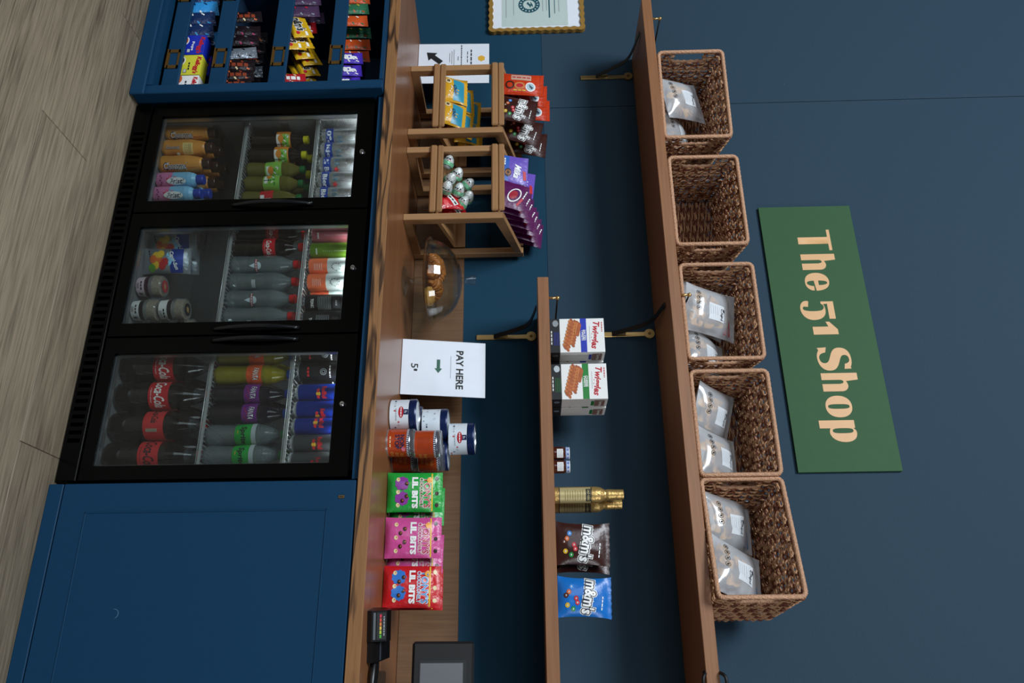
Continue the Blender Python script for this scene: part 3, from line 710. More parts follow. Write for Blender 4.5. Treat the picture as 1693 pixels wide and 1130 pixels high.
p2 = copy_thing(p1, 'silver and blue juice pouch in front, beside the pink-labelled granola pot', (0, 0, 0)); place(p2, -1.306, 0.105, Z1, k=0.55); p2.rotation_euler[0] = R(-3)
p3 = copy_thing(p1, 'juice pouch standing behind the two front pouches', (0, 0, 0)); place(p3, -1.335, 0.165, Z1, k=0.6); p3.rotation_euler[0] = R(-3)
for p_ in (p1, p2, p3):
    pass
OAT = mat('granola', '#b89568', 0.8, bump=1.0, bscale=220, var=0.4); POT = glassy('pot_plastic', '#e9efef', 0.07, 0.05, white=0.12)
def pot(label, wc, band, lid):
    t = thing('granola_pot', label, 'pot', group='granola pots in the middle bay')
    b = MB(); b.lathe([(0, 0.001, POT), (0.029, 0.001, POT), (0.0315, 0.006, wc), (0.0345, 0.034, band), (0.0355, 0.048, POT), (0.036, 0.056, POT)], 28)
    S = cyl(0.034, 0.0006, rz=lambda v: 0.0312+0.1*v); 
    b.decal(words(0.03, 0.009*0.55, 3), INK, S, -0.006, 0.024, 0); b.decal(rect(0.010, 0.014, 1, 1), WHT, S, 0.024, 0.020)
    for q in range(6): b.decal(rect(0.0011, 0.012), INK, S, 0.021+0.0015*q, 0.020)
    for q in range(3): b.decal(rect(0.02, 0.001, 4), INK, S, -0.006, 0.016-0.003*q)
    b.build('cup', t)
    b = MB(); b.lathe([(0.036, 0.056, POT), (0.0385, 0.057, POT), (0.0385, 0.062, POT), (0.036, 0.084, POT), (0.0325, 0.088, POT), (0, 0.0885, POT)], 28); b.build('dome_lid', t)
    b = MB(); b.lathe([(0, 0.058, OAT), (0.034, 0.058, OAT), (0.0335, 0.081, OAT), (0.0, 0.0835, OAT)], 24, flute=lambda a, z: 0.02*sin(a*9+z*900)); b.build('granola', t)
    b = MB(); b.decal(disc(0.021, 0.021, 24), lid, lambda u, v: (u, v, 0.0893)); b.decal(poly([(-0.013, 0), (0, 0.009), (0.013, 0), (0, -0.009)]), mat('kraft', '#b08a5c', 0.6), lambda u, v: (u, v, 0.0896)); b.build('lid_sticker', t)
    return t
BK = mat('pot_black_band', '#1b1a1c', 0.4)
a = pot('granola pot with pink label and red lid sticker, beside the juice pouches', mat('label_pinkish', '#dfc6cf', 0.5), mat('band_plum', '#3d1a2c', 0.4), mat('sticker_red', '#b5333f', 0.5)); place(a, -1.212, 0.110, Z1)
a = pot('granola pot with white label, at the bottom of the front stack', WHT, BK, INK); place(a, -1.122, 0.105, Z1)
c = copy_thing(a, 'granola pot with white label, on top of the front stack', (0, 0, 0)); place(c, -1.124, 0.108, Z1+0.0905, extra=0.5)
c = copy_thing(a, 'granola pot at the bottom of the stack behind', (0, 0, 0)); place(c, -1.088, 0.190, Z1, extra=0.9)
c = copy_thing(a, 'granola pot on top of the stack behind', (0, 0, 0)); place(c, -1.088, 0.190, Z1+0.0905, extra=0.9)
# colas and waters
COLA = mat('cola_liquid', '#120906', 0.1, coat=0.4); CR = mat('cap_red', '#d41f22', 0.35); CLR = glassy('bottle_clear', '#d9e0e0', 0.12, 0.05, white=0.12, wcol='#a9b4b6'); CREDL = mat('cola_label_red', '#c51824', 0.4)
def d_cola(tc=WHT, s='Coca-Cola', w=0.05, h_=0.018):
    def f(b, S, S2, zc):
        b.decal(text(s, w, h_, bold=0.02, shear=0.35), tc, S, 0.0, zc); b.decal(text('original taste', w*0.7, h_*0.16), tc, S, 0, zc-h_*0.75)
    return f
cc = pet('half-litre cola bottle at the left of the middle bay', 'cola_bottle', COLA, CR, (0.104, 0.146), CREDL, h=0.236, r=0.0315, decals=d_cola(), clear=CLR, group='half-litre cola bottles'); place(cc, -1.400, 0.112, Z2, k=0.9)
place(copy_thing(cc, 'half-litre cola bottle next to the clear bottles', (0, 0, 0)), -1.343, 0.096, Z2, k=0.9)
WAT = glassy('water_bottle', '#d9e0e0', 0.16, 0.06, white=0.30, wcol='#8f9b9d'); DROP = mat('drop_label', '#cfe0e8', 0.4); DR2 = mat('water_red', '#a3344a', 0.4)
def d_wat(front):
    def f(b, S, S2, zc): 
        if front:
            b.decal(disc(0.013, 0.013), DROP, S, 0, zc+0.006); b.decal(poly([(-0.0115, 0.003), (0, -0.022), (0.0115, 0.003)]), DROP, S, 0, zc)
            b.decal(rect(0.046, 0.009, 8), DR2, S2, 0, zc+0.002); b.decal(words(0.044, 0.006*0.55, 6), WHT, lambda u, v: (S2(u, v)[0], S2(u, v)[1]-0.0006, v), 0, zc+0.002)
        else:
            b.decal(rect(0.03, 0.014, 5), mat('label_grey', '#9aa3a8', 0.5), S, 0.004, zc); 
            for q in range(3): b.decal(rect(0.022, 0.0012, 4), WHT, S2, 0.004, zc-0.004+0.004*q)
    return f
w1 = pet('clear water bottle with drop label, next to the cola', 'water_bottle', WAT, CR, (0.066, 0.108), WAT, h=0.224, r=0.0325, decals=d_wat(True), group='water bottles with red caps'); place(w1, -1.279, 0.100, Z2)
w2 = pet('clear water bottle showing the back of its label', 'water_bottle', WAT, CR, (0.066, 0.108), WAT, h=0.224, r=0.0325, decals=d_wat(False), group='water bottles with red caps'); place(w2, -1.215, 0.100, Z2)
place(copy_thing(w1, 'clear water bottle with drop label, third of the four in front', (0, 0, 0)), -1.151, 0.100, Z2)
place(copy_thing(w2, 'clear water bottle cut by the right edge of the middle door', (0, 0, 0)), -1.088, 0.100, Z2, extra=0.6)
for i, x in enumerate((-1.250, -1.186, -1.122, -1.318)):
    place(copy_thing(w2, ['clear water bottle in the second row, left of the other caps', 'clear water bottle in the second row, middle of the caps', 'clear water bottle in the second row, right of the other caps', 'clear water bottle in the second row, behind the cola'][i], (0, 0, 0)), x, 0.172, Z2, extra=1.5+i)
# slim cans, middle bay top
def d_note(c_, s_):
    def f(b, S, S2):
        b.decal(words(0.020, 0.0045, 4), c_, S, 0.0, 0.030); pts = [(k*0.0035-0.010, 0.0022*(-1)**k) for k in range(7)]
        for k in range(9): b.decal(poly([(-0.0022, 0), (0.0022, 0.0026), (0.0022, 0.0036), (-0.0022, 0.001)]), c_, S, -0.001, 0.055+0.0034*k, rot=0 if k % 2 else pi)
        b.decal(rect(0.0010, 0.05), c_, S, -0.001, 0.112)
    return f
PK = mat('can_pink', '#a85a66', 0.3, 0.35); GR = mat('can_green', '#5d7f1e', 0.3, 0.35); OR = mat('can_orange', '#de6a42', 0.35); IV = mat('can_ivory', '#c9d6d4', 0.4)
xs = (-1.388, -1.327, -1.268, -1.210)
place(can('slim pink drink can, leftmost on the top shelf of the middle bay', 'soda_can', 'slim cans on the top shelf', 0.160, 0.0285, [(0, PK)], d_note(IV, 'RAIN')), xs[0], 0.098, Z3)
place(can('slim green drink can beside the pink one', 'soda_can', 'slim cans on the top shelf', 0.160, 0.0285, [(0, GR)], d_note(IV, 'NONA')), xs[1], 0.098, Z3)
def d_or(b, S, S2):
    for q in range(5): b.decal(rect(0.024-0.003*(q % 2), 0.0012, 4), IV, S, 0, 0.028+0.006*q)
    b.decal(ring(0.011, 0.0118), INK, S, 0, 0.098); 
    for k in range(9): b.decal(poly([(0, 0), (0.002, 0.004), (0.005, 0.005), (0.003, 0.001)]), INK, S2, 0.012*cos(k*0.7), 0.098+0.016*sin(k*0.7), rot=k)
oc = can('orange and white drink can, left of the pair', 'soda_can', 'slim cans on the top shelf', 0.160, 0.0285, [(0, OR), (0.070, IV)], d_or); place(oc, xs[2], 0.098, Z3)
place(copy_thing(oc, 'orange and white drink can, right of the pair', (0, 0, 0)), xs[3], 0.098, Z3)
place(copy_thing(oc, 'orange and white drink can set back behind the front pair', (0, 0, 0)), -1.182, 0.150, Z3, extra=0.4)
BKC = mat('can_black', '#1a1b1e', 0.35, 0.3); GRY = mat('can_grey_print', '#9aa2a6', 0.5)
def d_zig(b, S, S2):
    for r_ in range(8):
        for k in range(7):
            b.decal(poly([(-0.0035, -0.0015), (0, 0.0015), (0, 0.0028), (-0.0035, 0)]), GRY, S, -0.021+0.007*k, 0.052+0.0055*r_); b.decal(poly([(0, 0.0015), (0.0035, -0.0015), (0.0035, 0), (0, 0.0028)]), GRY, S, -0.021+0.007*k, 0.052+0.0055*r_)
    b.decal(text('TONIC', 0.030, 0.010, bold=0.03), WHT, S, 0, 0.033); b.decal(rect(0.034, 0.02, 4), mat('can_plate', '#2d2f33', 0.4), S2, 0, 0.112); b.decal(words(0.016, 0.010*0.55, 3), GRY, cyl(0.0285, 0.0014), 0, 0.112)
zc_ = can('black tonic can with zigzag pattern, beside the orange cans', 'soda_can', 'slim cans on the top shelf', 0.160, 0.0285, [(0, BKC)], d_zig); place(zc_, -1.132, 0.096, Z3)
place(copy_thing(zc_, 'black zigzag tonic can at the right edge of the middle door', (0, 0, 0)), -1.073, 0.096, Z3, extra=0.3)
# right bay
def big_cola(label, red, txt, tc):
    t = thing('cola_bottle', label, 'bottle', group='large cola bottles on the fridge floor'); r = 0.0455; b = MB()
    fl_ = lambda a, z: (0.05*cos(5*a) if z < 0.02 else 0)
    b.lathe([(0, 0.006, COLA), (0.018, 0.004, COLA), (0.034, 0.0, COLA), (0.0435, 0.012, COLA), (r, 0.035, COLA), (r*0.99, 0.06, COLA), (r*0.93, 0.085, COLA), (r*0.95, 0.112, COLA), (r*0.985, 0.12, COLA), (r*0.985, 0.178, COLA), (r*0.97, 0.195, COLA), (r*0.78, 0.222, COLA), (r*0.52, 0.248, CLR), (0.0145, 0.268, CLR), (0.0135, 0.285, CLR), (0, 0.285, CLR)], 36, flute=fl_)
    b.build('body', t)
    b = MB(); b.lathe([(r*0.985+0.0006, 0.115, red), (r*0.985+0.0006, 0.178, red)], 36)
    S = cyl(r*0.985, 0.0012)
    if txt == 'bar':
        b.decal(text('Coca-Cola', 0.052, 0.022, bold=0.02, shear=0.35), tc, S, -0.036, 0.150); b.decal(rect(0.010, 0.034), mat('barcode_cream', '#cfc4a8', 0.5), S, 0.012, 0.142)
        for q in range(9): b.decal(rect(0.0094, 0.0012), INK, cyl(r*0.985, 0.0016), 0.012, 0.128+0.0035*q)
    else:
        b.decal(text('Coca-Cola', 0.092, 0.034, bold=0.02, shear=0.35), tc, S, -0.004, 0.150); b.decal(text('original taste', 0.05, 0.0055), tc, S, -0.002, 0.124)
    b.build('label', t)
    b = MB(); screwcap(b, 0.0155, 0.283, 0.016, CR); b.build('cap', t); return t
RD2 = mat('zero_label_red', '#cf3030', 0.4)
a = big_cola('large cola bottle with white script, left of the four', CREDL, '', WHT); place(a, -0.922, 0.118, Z1, extra=-0.12)
place(copy_thing(a, 'large cola bottle with white script, second of the four', (0, 0, 0)), -0.826, 0.118, Z1, extra=-0.1)
a = big_cola('large cola bottle with barcode and black script, third of the four', RD2, 'bar', INK); place(a, -0.729, 0.118, Z1)
a2 = big_cola('large cola bottle with black script, right of the four', RD2, '', INK); place(a2, -0.632, 0.118, Z1, extra=-0.1)
for i, x in enumerate((-0.875, -0.778, -0.680)):
    place(copy_thing(a, ['large cola bottle in the second row, behind the two white-script ones', 'large cola bottle in the second row, middle', 'large cola bottle in the second row, behind the two black-script ones'][i], (0, 0, 0)), x, 0.215, Z1, extra=2)
FY = mat('fanta_liquid', '#7d7413', 0.12, coat=0.4, var=0.15); FO = mat('fanta_orange_label', '#dd5a1e', 0.4); FP = mat('fanta_purple_label', '#6d1f7c', 0.4); CB = mat('cap_mid_blue', '#1950b8', 0.35); QR = mat('code_grey', '#b8bcc0', 0.5)
def d_fan(m):
    def f(b, S, S2, zc):
        b.decal(text('FANTA', 0.040, 0.020, bold=0.04, shear=0.1), NAVY, S, -0.004, zc+0.006, -0.12); b.decal(text('FANTA', 0.038, 0.017, bold=0.0, shear=0.1), WHT, S2, -0.004, zc+0.006, -0.12)
        for k in range(9): b.decal(rect(0.004, 0.003), m, S, -0.02+0.006*k, zc-0.015+0.003*((k*5) % 4), rot=k)
    return f
f_y = pet('yellow soda bottle with orange label, left of the pair', 'soda_bottle', FY, CB, (0.104, 0.152), FO, h=0.243, r=0.033, decals=d_fan(RED), group='yellow sodas with orange labels'); place(f_y, -0.951, 0.100, Z2, extra=-0.3)
place(copy_thing(f_y, 'yellow soda bottle with orange label, right of the pair', (0, 0, 0)), -0.886, 0.100, Z2)
DPK = mat('dark_soda_liquid', '#17101a', 0.12, coat=0.4)
f_p = pet('dark soda bottle with purple label, left of the pair', 'soda_bottle', DPK, CB, (0.104, 0.152), FP, h=0.243, r=0.032, decals=d_fan(RED), group='dark sodas with purple labels'); place(f_p, -0.821, 0.100, Z2, extra=-0.1)
place(copy_thing(f_p, 'dark soda bottle with purple label, right of the pair', (0, 0, 0)), -0.757, 0.100, Z2)
SG = mat('sprite_green', '#15a03c', 0.4); SW = mat('sprite_grey', '#aab4b4', 0.5)
def d_spr(b, S, S2, zc):
    b.decal(text('Sprite', 0.058, 0.022, bold=0.03, shear=0.1), INK, S, 0, zc-0.002); b.decal(text('zero', 0.012, 0.004, bold=0.02), YEL, S, -0.010, zc-0.018)
    b.decal(rect(0.09, 0.014, 14), SW, S2, 0, zc+0.030)
s_ = pet('clear lemon soda bottle with green label, left of the pair', 'soda_bottle', WAT, mat('cap_clear_green', '#1c7a3c', 0.4), (0.092, 0.148), SG, h=0.243, r=0.033, decals=d_spr, clear=CLR, group='clear lemon sodas'); place(s_, -0.690, 0.100, Z2)
place(copy_thing(s_, 'clear lemon soda bottle with green label, right of the pair', (0, 0, 0)), -0.624, 0.100, Z2)
for i, (src, x) in enumerate(((f_y, -0.919), (f_p, -0.789), (s_, -0.655))):
    place(copy_thing(src, ['yellow soda bottle in the second row', 'purple-labelled soda bottle in the second row', 'clear lemon soda bottle in the second row'][i], (0, 0, 0)), x, 0.172, Z2, extra=1.1)
def d_blk(b, S, S2):
    b.decal(words(0.03, 0.011*0.55, 3), RED, S, 0, 0.042); b.decal(ring(0.0085, 0.0105), GRY, S, 0, 0.090); b.decal(ring(0.004, 0.006), GRY, S, 0, 0.090); b.decal(words(0.040, 0.007*0.55, 5), WHT, S, 0, 0.110)
k_ = can('black drink can, left of the pair on the top shelf of the right bay', 'soda_can', 'black cans in the right bay', 0.145, 0.0290, [(0, CANM), (0.012, BKC)], d_blk); place(k_, -0.952, 0.098, Z3)
place(copy_thing(k_, 'black drink can, right of the pair beside the blue energy drinks', (0, 0, 0)), -0.893, 0.098, Z3)
place(copy_thing(k_, 'black drink can standing behind the front pair', (0, 0, 0)), -0.865, 0.150, Z3, extra=0.3)
EB = mat('energy_blue', '#12308f', 0.28, 0.5); ES = mat('energy_silver', '#b4babd', 0.25, 0.7); EG = mat('energy_grey', '#4b5054', 0.3, 0.6); 
def d_en(top):
    def f(b, S, S2):
        b.decal(poly([(-0.022, -0.036), (0.022, -0.036), (0.0, 0.036)]), ES, S, -0.008, 0.052); b.decal(poly([(-0.020, 0.03), (0.020, 0.03), (0.0, -0.036)]), ES if top is EG else ES, S, 0.012, 0.120)
        b.decal(text('RedBull', 0.040, 0.015, bold=0.04), RED, S2, 0, 0.098, pi/2*0); b.decal(disc(0.007), YEL, S2, 0.004, 0.080)
        for sx in (-1, 1): b.decal(poly([(0, 0), (0.011, 0.004), (0.014, 0.0), (0.010, -0.006), (0.003, -0.005)]), RED, cyl(0.0265, 0.0013), 0.004+sx*0.003, 0.081, 0, kx=sx)
    return f
e1 = can('blue and silver energy drink can, left of the three', 'soda_can', 'blue and silver energy drinks', 0.160, 0.0262, [(0, CANM), (0.012, ES), (0.016, EB)], d_en(EB)); place(e1, -0.823, 0.096, Z3)
place(copy_thing(e1, 'blue and silver energy drink can, middle of the three', (0, 0, 0)), -0.768, 0.096, Z3, extra=0.7)
place(copy_thing(e1, 'blue and silver energy drink can, right of the three', (0, 0, 0)), -0.713, 0.096, Z3, extra=-0.6)
e2 = can('grey energy drink can, left of the pair', 'soda_can', 'grey energy drinks', 0.160, 0.0262, [(0, CANM), (0.012, ES), (0.016, EG)], d_en(EG)); place(e2, -0.660, 0.096, Z3)
place(copy_thing(e2, 'grey energy drink can at the right edge of the last door', (0, 0, 0)), -0.606, 0.096, Z3, extra=0.4)

# ------------------------------------------------------------------ things on the worktop
ZC = 0.9253
def card(label, w, h, loc, lean, rz, draw, name='counter_sign'):
    t = thing(name, label, 'sign', loc, (-lean, 0, rz)); b = MB()
    b.box(-w/2, w/2, -0.0015, 0.0015, 0, h, WHITE, 0.0004); draw(b); b.build('card', t)
    b = MB(); b.box(-w/2-0.001, w/2+0.001, -0.0035, -0.0025, 0.0, h+0.002, glassy('acrylic', '#ffffff', 0.01)); b.box(-w/2, w/2, 0.0025, 0.0038, 0, h+0.001, glassy('acrylic', '#ffffff', 0.01))
    b.box(-0.05, 0.05, 0.0039, 0.006, 0.0, 0.02, glassy('acrylic', '#ffffff', 0.01)); b.build('acrylic_holder', t); return t
AG = mat('arrow_green', '#2f6450', 0.5)
def d_pay(b):
    S = flat(-0.0020)
    b.decal(text('PAY HERE', 0.148, 0.026, bold=0.03), INK, S, 0.004, 0.206)
    b.decal(rect(0.085, 0.0016), GRY, S, -0.005, 0.174)
    b.decal(poly([(-0.026, -0.006), (0.008, -0.006), (0.008, -0.0135), (0.026, 0), (0.008, 0.0135), (0.008, 0.006), (-0.026, 0.006)]), AG, S, -0.006, 0.130)
    b.decal(text('5', 0.018, 0.025, bold=0.01), INK, S, -0.004, 0.046); b.decal(text('1', 0.008, 0.012, bold=0.02), INK, S, 0.012, 0.050)
card('white card sign reading PAY HERE with a green arrow, in front of the oak upstand', 0.211, 0.298, (-1.014, 0.373, ZC+0.001), R(10.5), R(-1.5), d_pay)
def d_menu(b):
    S = flat(-0.0020)
    b.decal(poly([(-0.0165, 0), (-0.0082, 0.0143), (0.0082, 0.0143), (0.0165, 0), (0.0082, -0.0143), (-0.0082, -0.0143)]), mat('hexagon_yellow', '#e8b43a', 0.5), S, -0.026, 0.270)
    b.decal(words(0.080, 0.010*0.55, 4), INK, S, -0.034, 0.226); b.decal(words(0.06, 0.006*0.55, 3), INK, S, -0.034, 0.226-0.016)
    b.decal(words(0.130, 0.008*0.55, 12), INK, S, -0.034, 0.184); b.decal(words(0.02, 0.006*0.55, 3), INK, S, -0.026, 0.170)
    for k in range(3): b.decal(rect(0.09-0.02*k, 0.0016), INK, S, -0.030, 0.152-0.009*k)
    c, s = cos(R(226)), sin(R(226)); A = [(-0.012, -0.040), (-0.012, 0.008), (-0.028, 0.008), (0, 0.045), (0.028, 0.008), (0.012, 0.008), (0.012, -0.040)]
    b.decal(poly(A[::-1]), INK, S, -0.030, 0.068, R(138))
card('white menu card with a black arrow, behind the left wooden rack', 0.214, 0.303, (-2.421, 0.425, ZC+0.001), R(1.5), 0.0, d_menu, 'menu_sign')

# display racks
def rack(label, X0, X1):
    t = thing('display_rack', label, 'rack', ((X0+X1)/2, 0.41, ZC)); T = loc(t)
    Y0, Y1, th = 0.262, 0.558, 0.026
    for k, x in enumerate((X0, X1-th)):
        b = MB()
        b.box(x, x+th, Y0, Y0+0.034, ZC, 1.292, BEECH, 0.0015, T=T); b.box(x, x+th, Y1-0.034, Y1, ZC, 1.362, BEECH, 0.0015, T=T)
        b.prism([(Y0+0.034+T.translation.y, ZC+T.translation.z), (Y1-0.034+T.translation.y, ZC+T.translation.z), (Y1-0.034+T.translation.y, ZC+0.03+T.translation.z), (Y0+0.034+T.translation.y, ZC+0.03+T.translation.z)], x+T.translation.x+0.001, x+th+T.translation.x-0.001, BEECH, axis='X')
        ty, tz = T.translation.y, T.translation.z
        b.prism([(Y0+ty, 1.2925+tz), (Y0+0.034+ty, 1.262+tz), (Y1-0.030+ty, 1.330+tz), (Y1+ty, 1.3625+tz)], x+T.translation.x+0.001, x+th+T.translation.x-0.001, BEECH, axis='X')
        b.build('side_frame', t)
    for z in (1.022, 1.252):
        b = MB(); ty, tz, tx = T.translation.y, T.translation.z, T.translation.x
        b.prism([(Y0+0.002+ty, z+tz), (Y1-0.04+ty, z+0.066+tz), (Y1-0.04+ty, z+0.080+tz), (Y0+0.002+ty, z+0.014+tz)], X0+th+0.001+tx, X1-th-0.001+tx, BEECHX, axis='X')
        for (za, zb, yo) in ((z-0.003, z+0.0215, 0.0), (z+0.0225, z+0.046, 0.002)):
            b.box(X0+0.001, X1-th-0.001, Y0-0.014+yo, Y0-0.0005+yo*0.2, za, zb, BEECHX, 0.0045, T=T)
        b.prism([(Y1-0.05+ty, z+0.078+tz), (Y1-0.04+ty, z+0.078+tz), (Y1-0.04+ty, z+0.11+tz), (Y1-0.05+ty, z+0.11+tz)], X0+th+0.001+tx, X1-th-0.001+tx, BEECHX, axis='X')
        b.build('tray', t)
    return t
rack('left two-tier wooden rack holding yellow packs and chocolate bags', -2.262, -1.928)
rack('right two-tier wooden rack holding foil eggs and purple bars, beside the cake stand', -1.868, -1.545)
tz_ = lambda z, y: z+0.016+(y-0.264)*0.2585
def lean(o, x, y, z, rx=12, rz=0, ry=0): o.location = (x, y, z); o.rotation_euler = (R(-rx), R(ry), R(rz)); return o
# left rack, lower tray: yellow and teal cookie packs
CY2 = mat('pack_yellow', '#dca422', 0.3, bump=0.2, bscale=90); TL = mat('pack_teal', '#2f92ad', 0.35); CRM = mat('pack_cream', '#e8d3a0', 0.4)
def d_cook(b, S):
    b.decal(rect(0.096, 0.048, 8, 4), TL, S(0.0008), 0.004, 0.070); b.decal(text('Chips', 0.05, 0.016, bold=0.04, shear=0.2), NAVY, S(0.0014), 0.012, 0.052, 0.2)
    b.decal(disc(0.012), CRM, S(0.0013), -0.030, 0.026); 
    for k in range(4): b.decal(disc(0.003), CHOB, S(0.0018), -0.034+0.006*(k % 2), 0.022+0.006*(k//2))
    for k in range(5): b.decal(poly([(0, 0), (0.008, 0.003), (0.006, 0.008)]), WHT, S(0.0016), -0.01+0.012*k, 0.034, k)
p = bag('yellow and teal cookie pack, leftmost and lowest in the left rack', 'cookie_pack', 'cookie pack', 0.122, 0.108, 0.036, CY2, d_cook, seed=5, bottom=0.3, top=0.12, flare=0.1, group='cookie packs in the left rack')
lean(p, -2.172, 0.290, tz_(1.022, 0.29)+0.002, 22, 2)
for i, (x, y, z, rx, rz, ry) in enumerate(((-2.060, 0.288, 0.0, 26, -4, 3), (-2.165, 0.345, 0.012, 24, 3, -3), (-2.055, 0.342, 0.01, 24, -3, 4), (-2.155, 0.398, 0.022, 24, 2, 2), (-2.050, 0.396, 0.018, 24, -2, -2), (-2.05, 0.450, 0.014, 24, 2, 0))):
    lean(copy_thing(p, ['yellow and teal cookie pack at the front right of the left rack', 'yellow and teal cookie pack in the second row, left side', 'yellow and teal cookie pack in the second row, right side', 'yellow and teal cookie pack in the third row, left side', 'yellow and teal cookie pack in the third row, right side', 'yellow and teal cookie pack at the back of the left rack'][i], (0, 0, 0)), x, y, tz_(1.022, y)+z, rx, rz, ry)
# left rack, upper tray
ORB = mat('bag_orange_red', '#c93a14', 0.25, bump=0.2, bscale=70); BRB = mat('bag_brown', '#3a1a14', 0.3, bump=0.12, bscale=60); NUT = mat('nut_tan', '#c9793a', 0.5)
def d_orb(b, S):
    b.decal(rect(0.026, 0.080, 3, 8), mat('label_sand', '#c9a08a', 0.5), S(0.0009), -0.026, 0.090); b.decal(words(0.070, 0.010*0.55, 4), RED, S(0.0013), -0.026, 0.090, -pi/2)
    b.decal(ring(0.016, 0.020), WHT, S(0.0010), 0.014, 0.128); b.decal(disc(0.016), mat('emblem_teal', '#a8c3cc', 0.4), S(0.0010), 0.014, 0.128); b.decal(poly([(-0.010, -0.006), (0.003, 0.012), (0.011, 0.004), (0.0, -0.004)]), mat('emblem_dark', '#26414f', 0.4), S(0.0014), 0.014, 0.128)
    b.decal(disc(0.016, 0.022), NUT, S(0.0010), 0.012, 0.085); b.decal(disc(0.009, 0.014), RED, S(0.0014), 0.012, 0.085); b.decal(ring(0.012, 0.018), CHOB, S(0.0012), 0.010, 0.046); b.decal(words(0.05, 0.008*0.55, 3), YEL, S(0.0016), 0.032, 0.085, -pi/2)
    b.decal(rect(0.10, 0.0012, 8), mat('crease_dark_red', '#9b2a10', 0.3), S(0.0010), 0, 0.166)
p = bag('orange-red snack bag, leftmost on the left rack, in front', 'snack_bag', 'snack bag', 0.098, 0.180, 0.026, ORB, d_orb, seed=8, bottom=0.3, top=0.07, group='orange-red snack bags on the left rack')
lean(p, -2.186, 0.290, tz_(1.252, 0.29), 4, 5, 3)
lean(copy_thing(p, 'orange-red snack bag in the middle of the row of three', (0, 0, 0)), -2.176, 0.345, tz_(1.252, 0.345), 4, 4, 2)
lean(copy_thing(p, 'orange-red snack bag at the back of the row of three', (0, 0, 0)), -2.150, 0.405, tz_(1.252, 0.405)-0.004, 4, 3, 1)
def d_mm(base, w=0.12, h=0.16):
    def f(b, S):
        T2 = lambda s_, W_, H_, bo, m_, e, x, z, r_: b.decal(text(s_, W_, H_, bold=bo), m_, S(e), x, z, r_)
        T2("m&m's", w*0.92, 0.048, 0.13, WHT, 0.0009, 0.0, h*0.60, -0.16); T2("m&m's", w*0.89, 0.043, 0.085, INK, 0.0013, 0.0, h*0.60, -0.16); T2("m&m's", w*0.85, 0.038, 0.03, WHT, 0.0017, 0.0, h*0.60, -0.16)
        for k, (c_, x, z) in enumerate(((mat('candy_blue', '#2f86d6', 0.25), -0.030, 0.034), (ORG, -0.014, 0.026), (YEL, 0.024, 0.022), (RED, 0.004, 0.048), (RED, 0.016, 0.052), (GREEN, 0.034, 0.040), (mat('candy_brown', '#5a2b18', 0.25), -0.004, 0.018))):
            b.decal(disc(0.0075, 0.0068), c_, S(0.0010+0.0001*k), x, z+0.006); b.decal(text('m', 0.005, 0.004, bold=0.03), WHT, S(0.0018), x, z+0.006)
        b.decal(words(w*0.34, 0.006*0.55, 4), WHT, S(0.0012), w*0.14, h*0.84, -0.1)
    return f
p = bag('brown chocolate candy bag in front on the left rack', 'candy_bag', 'candy bag', 0.120, 0.150, 0.030, BRB, d_mm(BRB, 0.12, 0.15), seed=11, group='brown candy bags on the left rack')
lean(p, -2.075, 0.296, tz_(1.252, 0.296), 8, -2, 8)
lean(copy_thing(p, 'brown chocolate candy bag in the middle of the row on the left rack', (0, 0, 0)), -2.040, 0.375, tz_(1.252, 0.375), 8, -3, 12)
lean(copy_thing(p, 'brown chocolate candy bag at the back of the row on the left rack', (0, 0, 0)), -2.028, 0.450, tz_(1.252, 0.45), 8, -3, 6)
# right rack: foil eggs, red packs, bars
FW = mat('foil_white', '#dfe5e2', 0.25, 0.3, bump=0.5, bscale=120); FG = mat('foil_green', '#7fc79a', 0.3, 0.3, bump=0.3, bscale=120)
def egg(label):
    t = thing('foil_egg', label, 'chocolate egg', group='foil wrapped chocolate eggs'); b = MB(); N_ = 12; pr = []
    for k in range(N_+1):
        a = pi*k/N_; z = 0.030-0.030*cos(a); r = 0.0215*sin(a)*(1.0+0.14*cos(a)); pr.append((max(r, 0), z, FG if 0.34 < k/N_ < 0.6 and False else FW))
    b.lathe(pr, 20)
    S = lambda u, v: ((0.0242*(1-((v-0.029)/0.036)**2)**0.5+0.0004)*sin(u/0.022), -(0.0242*(1-((v-0.029)/0.036)**2)**0.5+0.0004)*cos(u/0.022), v)
    b.decal(rect(0.13, 0.015, 40, 3), FG, S, 0, 0.020); b.decal(words(0.026, 0.008*0.55, 3), INK, lambda u, v: Vector(S(u, v))*1.01, 0, 0.038); b.decal(words(0.012, 0.005*0.55, 3), RED, lambda u, v: Vector(S(u, v))*1.01, 0.010, 0.030)
    for k in range(9): b.decal(poly([(0, 0), (0.005, 0.003), (0.003, 0.005)]), INK if k % 3 else GREEN, lambda u, v: Vector(S(u, v))*1.008, -0.05+0.013*k, 0.033+0.005*((k*3) % 4), k)
    b.build('foil', t); return t
E0 = egg('foil egg lying alone at the left end of the pile')
epos = [(-1.812, 0.293, 0.000, 80), (-1.775, 0.322, 0.022, 78), (-1.745, 0.296, 0.004, 84), (-1.765, 0.364, 0.040, 80), (-1.708, 0.330, 0.030, 76), (-1.716, 0.380, 0.046, 80), (-1.672, 0.352, 0.028, 82), (-1.800, 0.350, 0.002, 80), (-1.700, 0.292, 0.001, 84)]
elab = ['foil egg lying alone at the left end of the pile', 'foil egg at the upper left of the pile', 'foil egg at the bottom front of the pile', 'foil egg at the very top of the pile, left', 'foil egg in the middle of the pile', 'foil egg at the top of the pile, right', 'foil egg at the right end of the pile', 'foil egg hidden behind the leftmost egg', 'foil egg at the front beside the red packs']
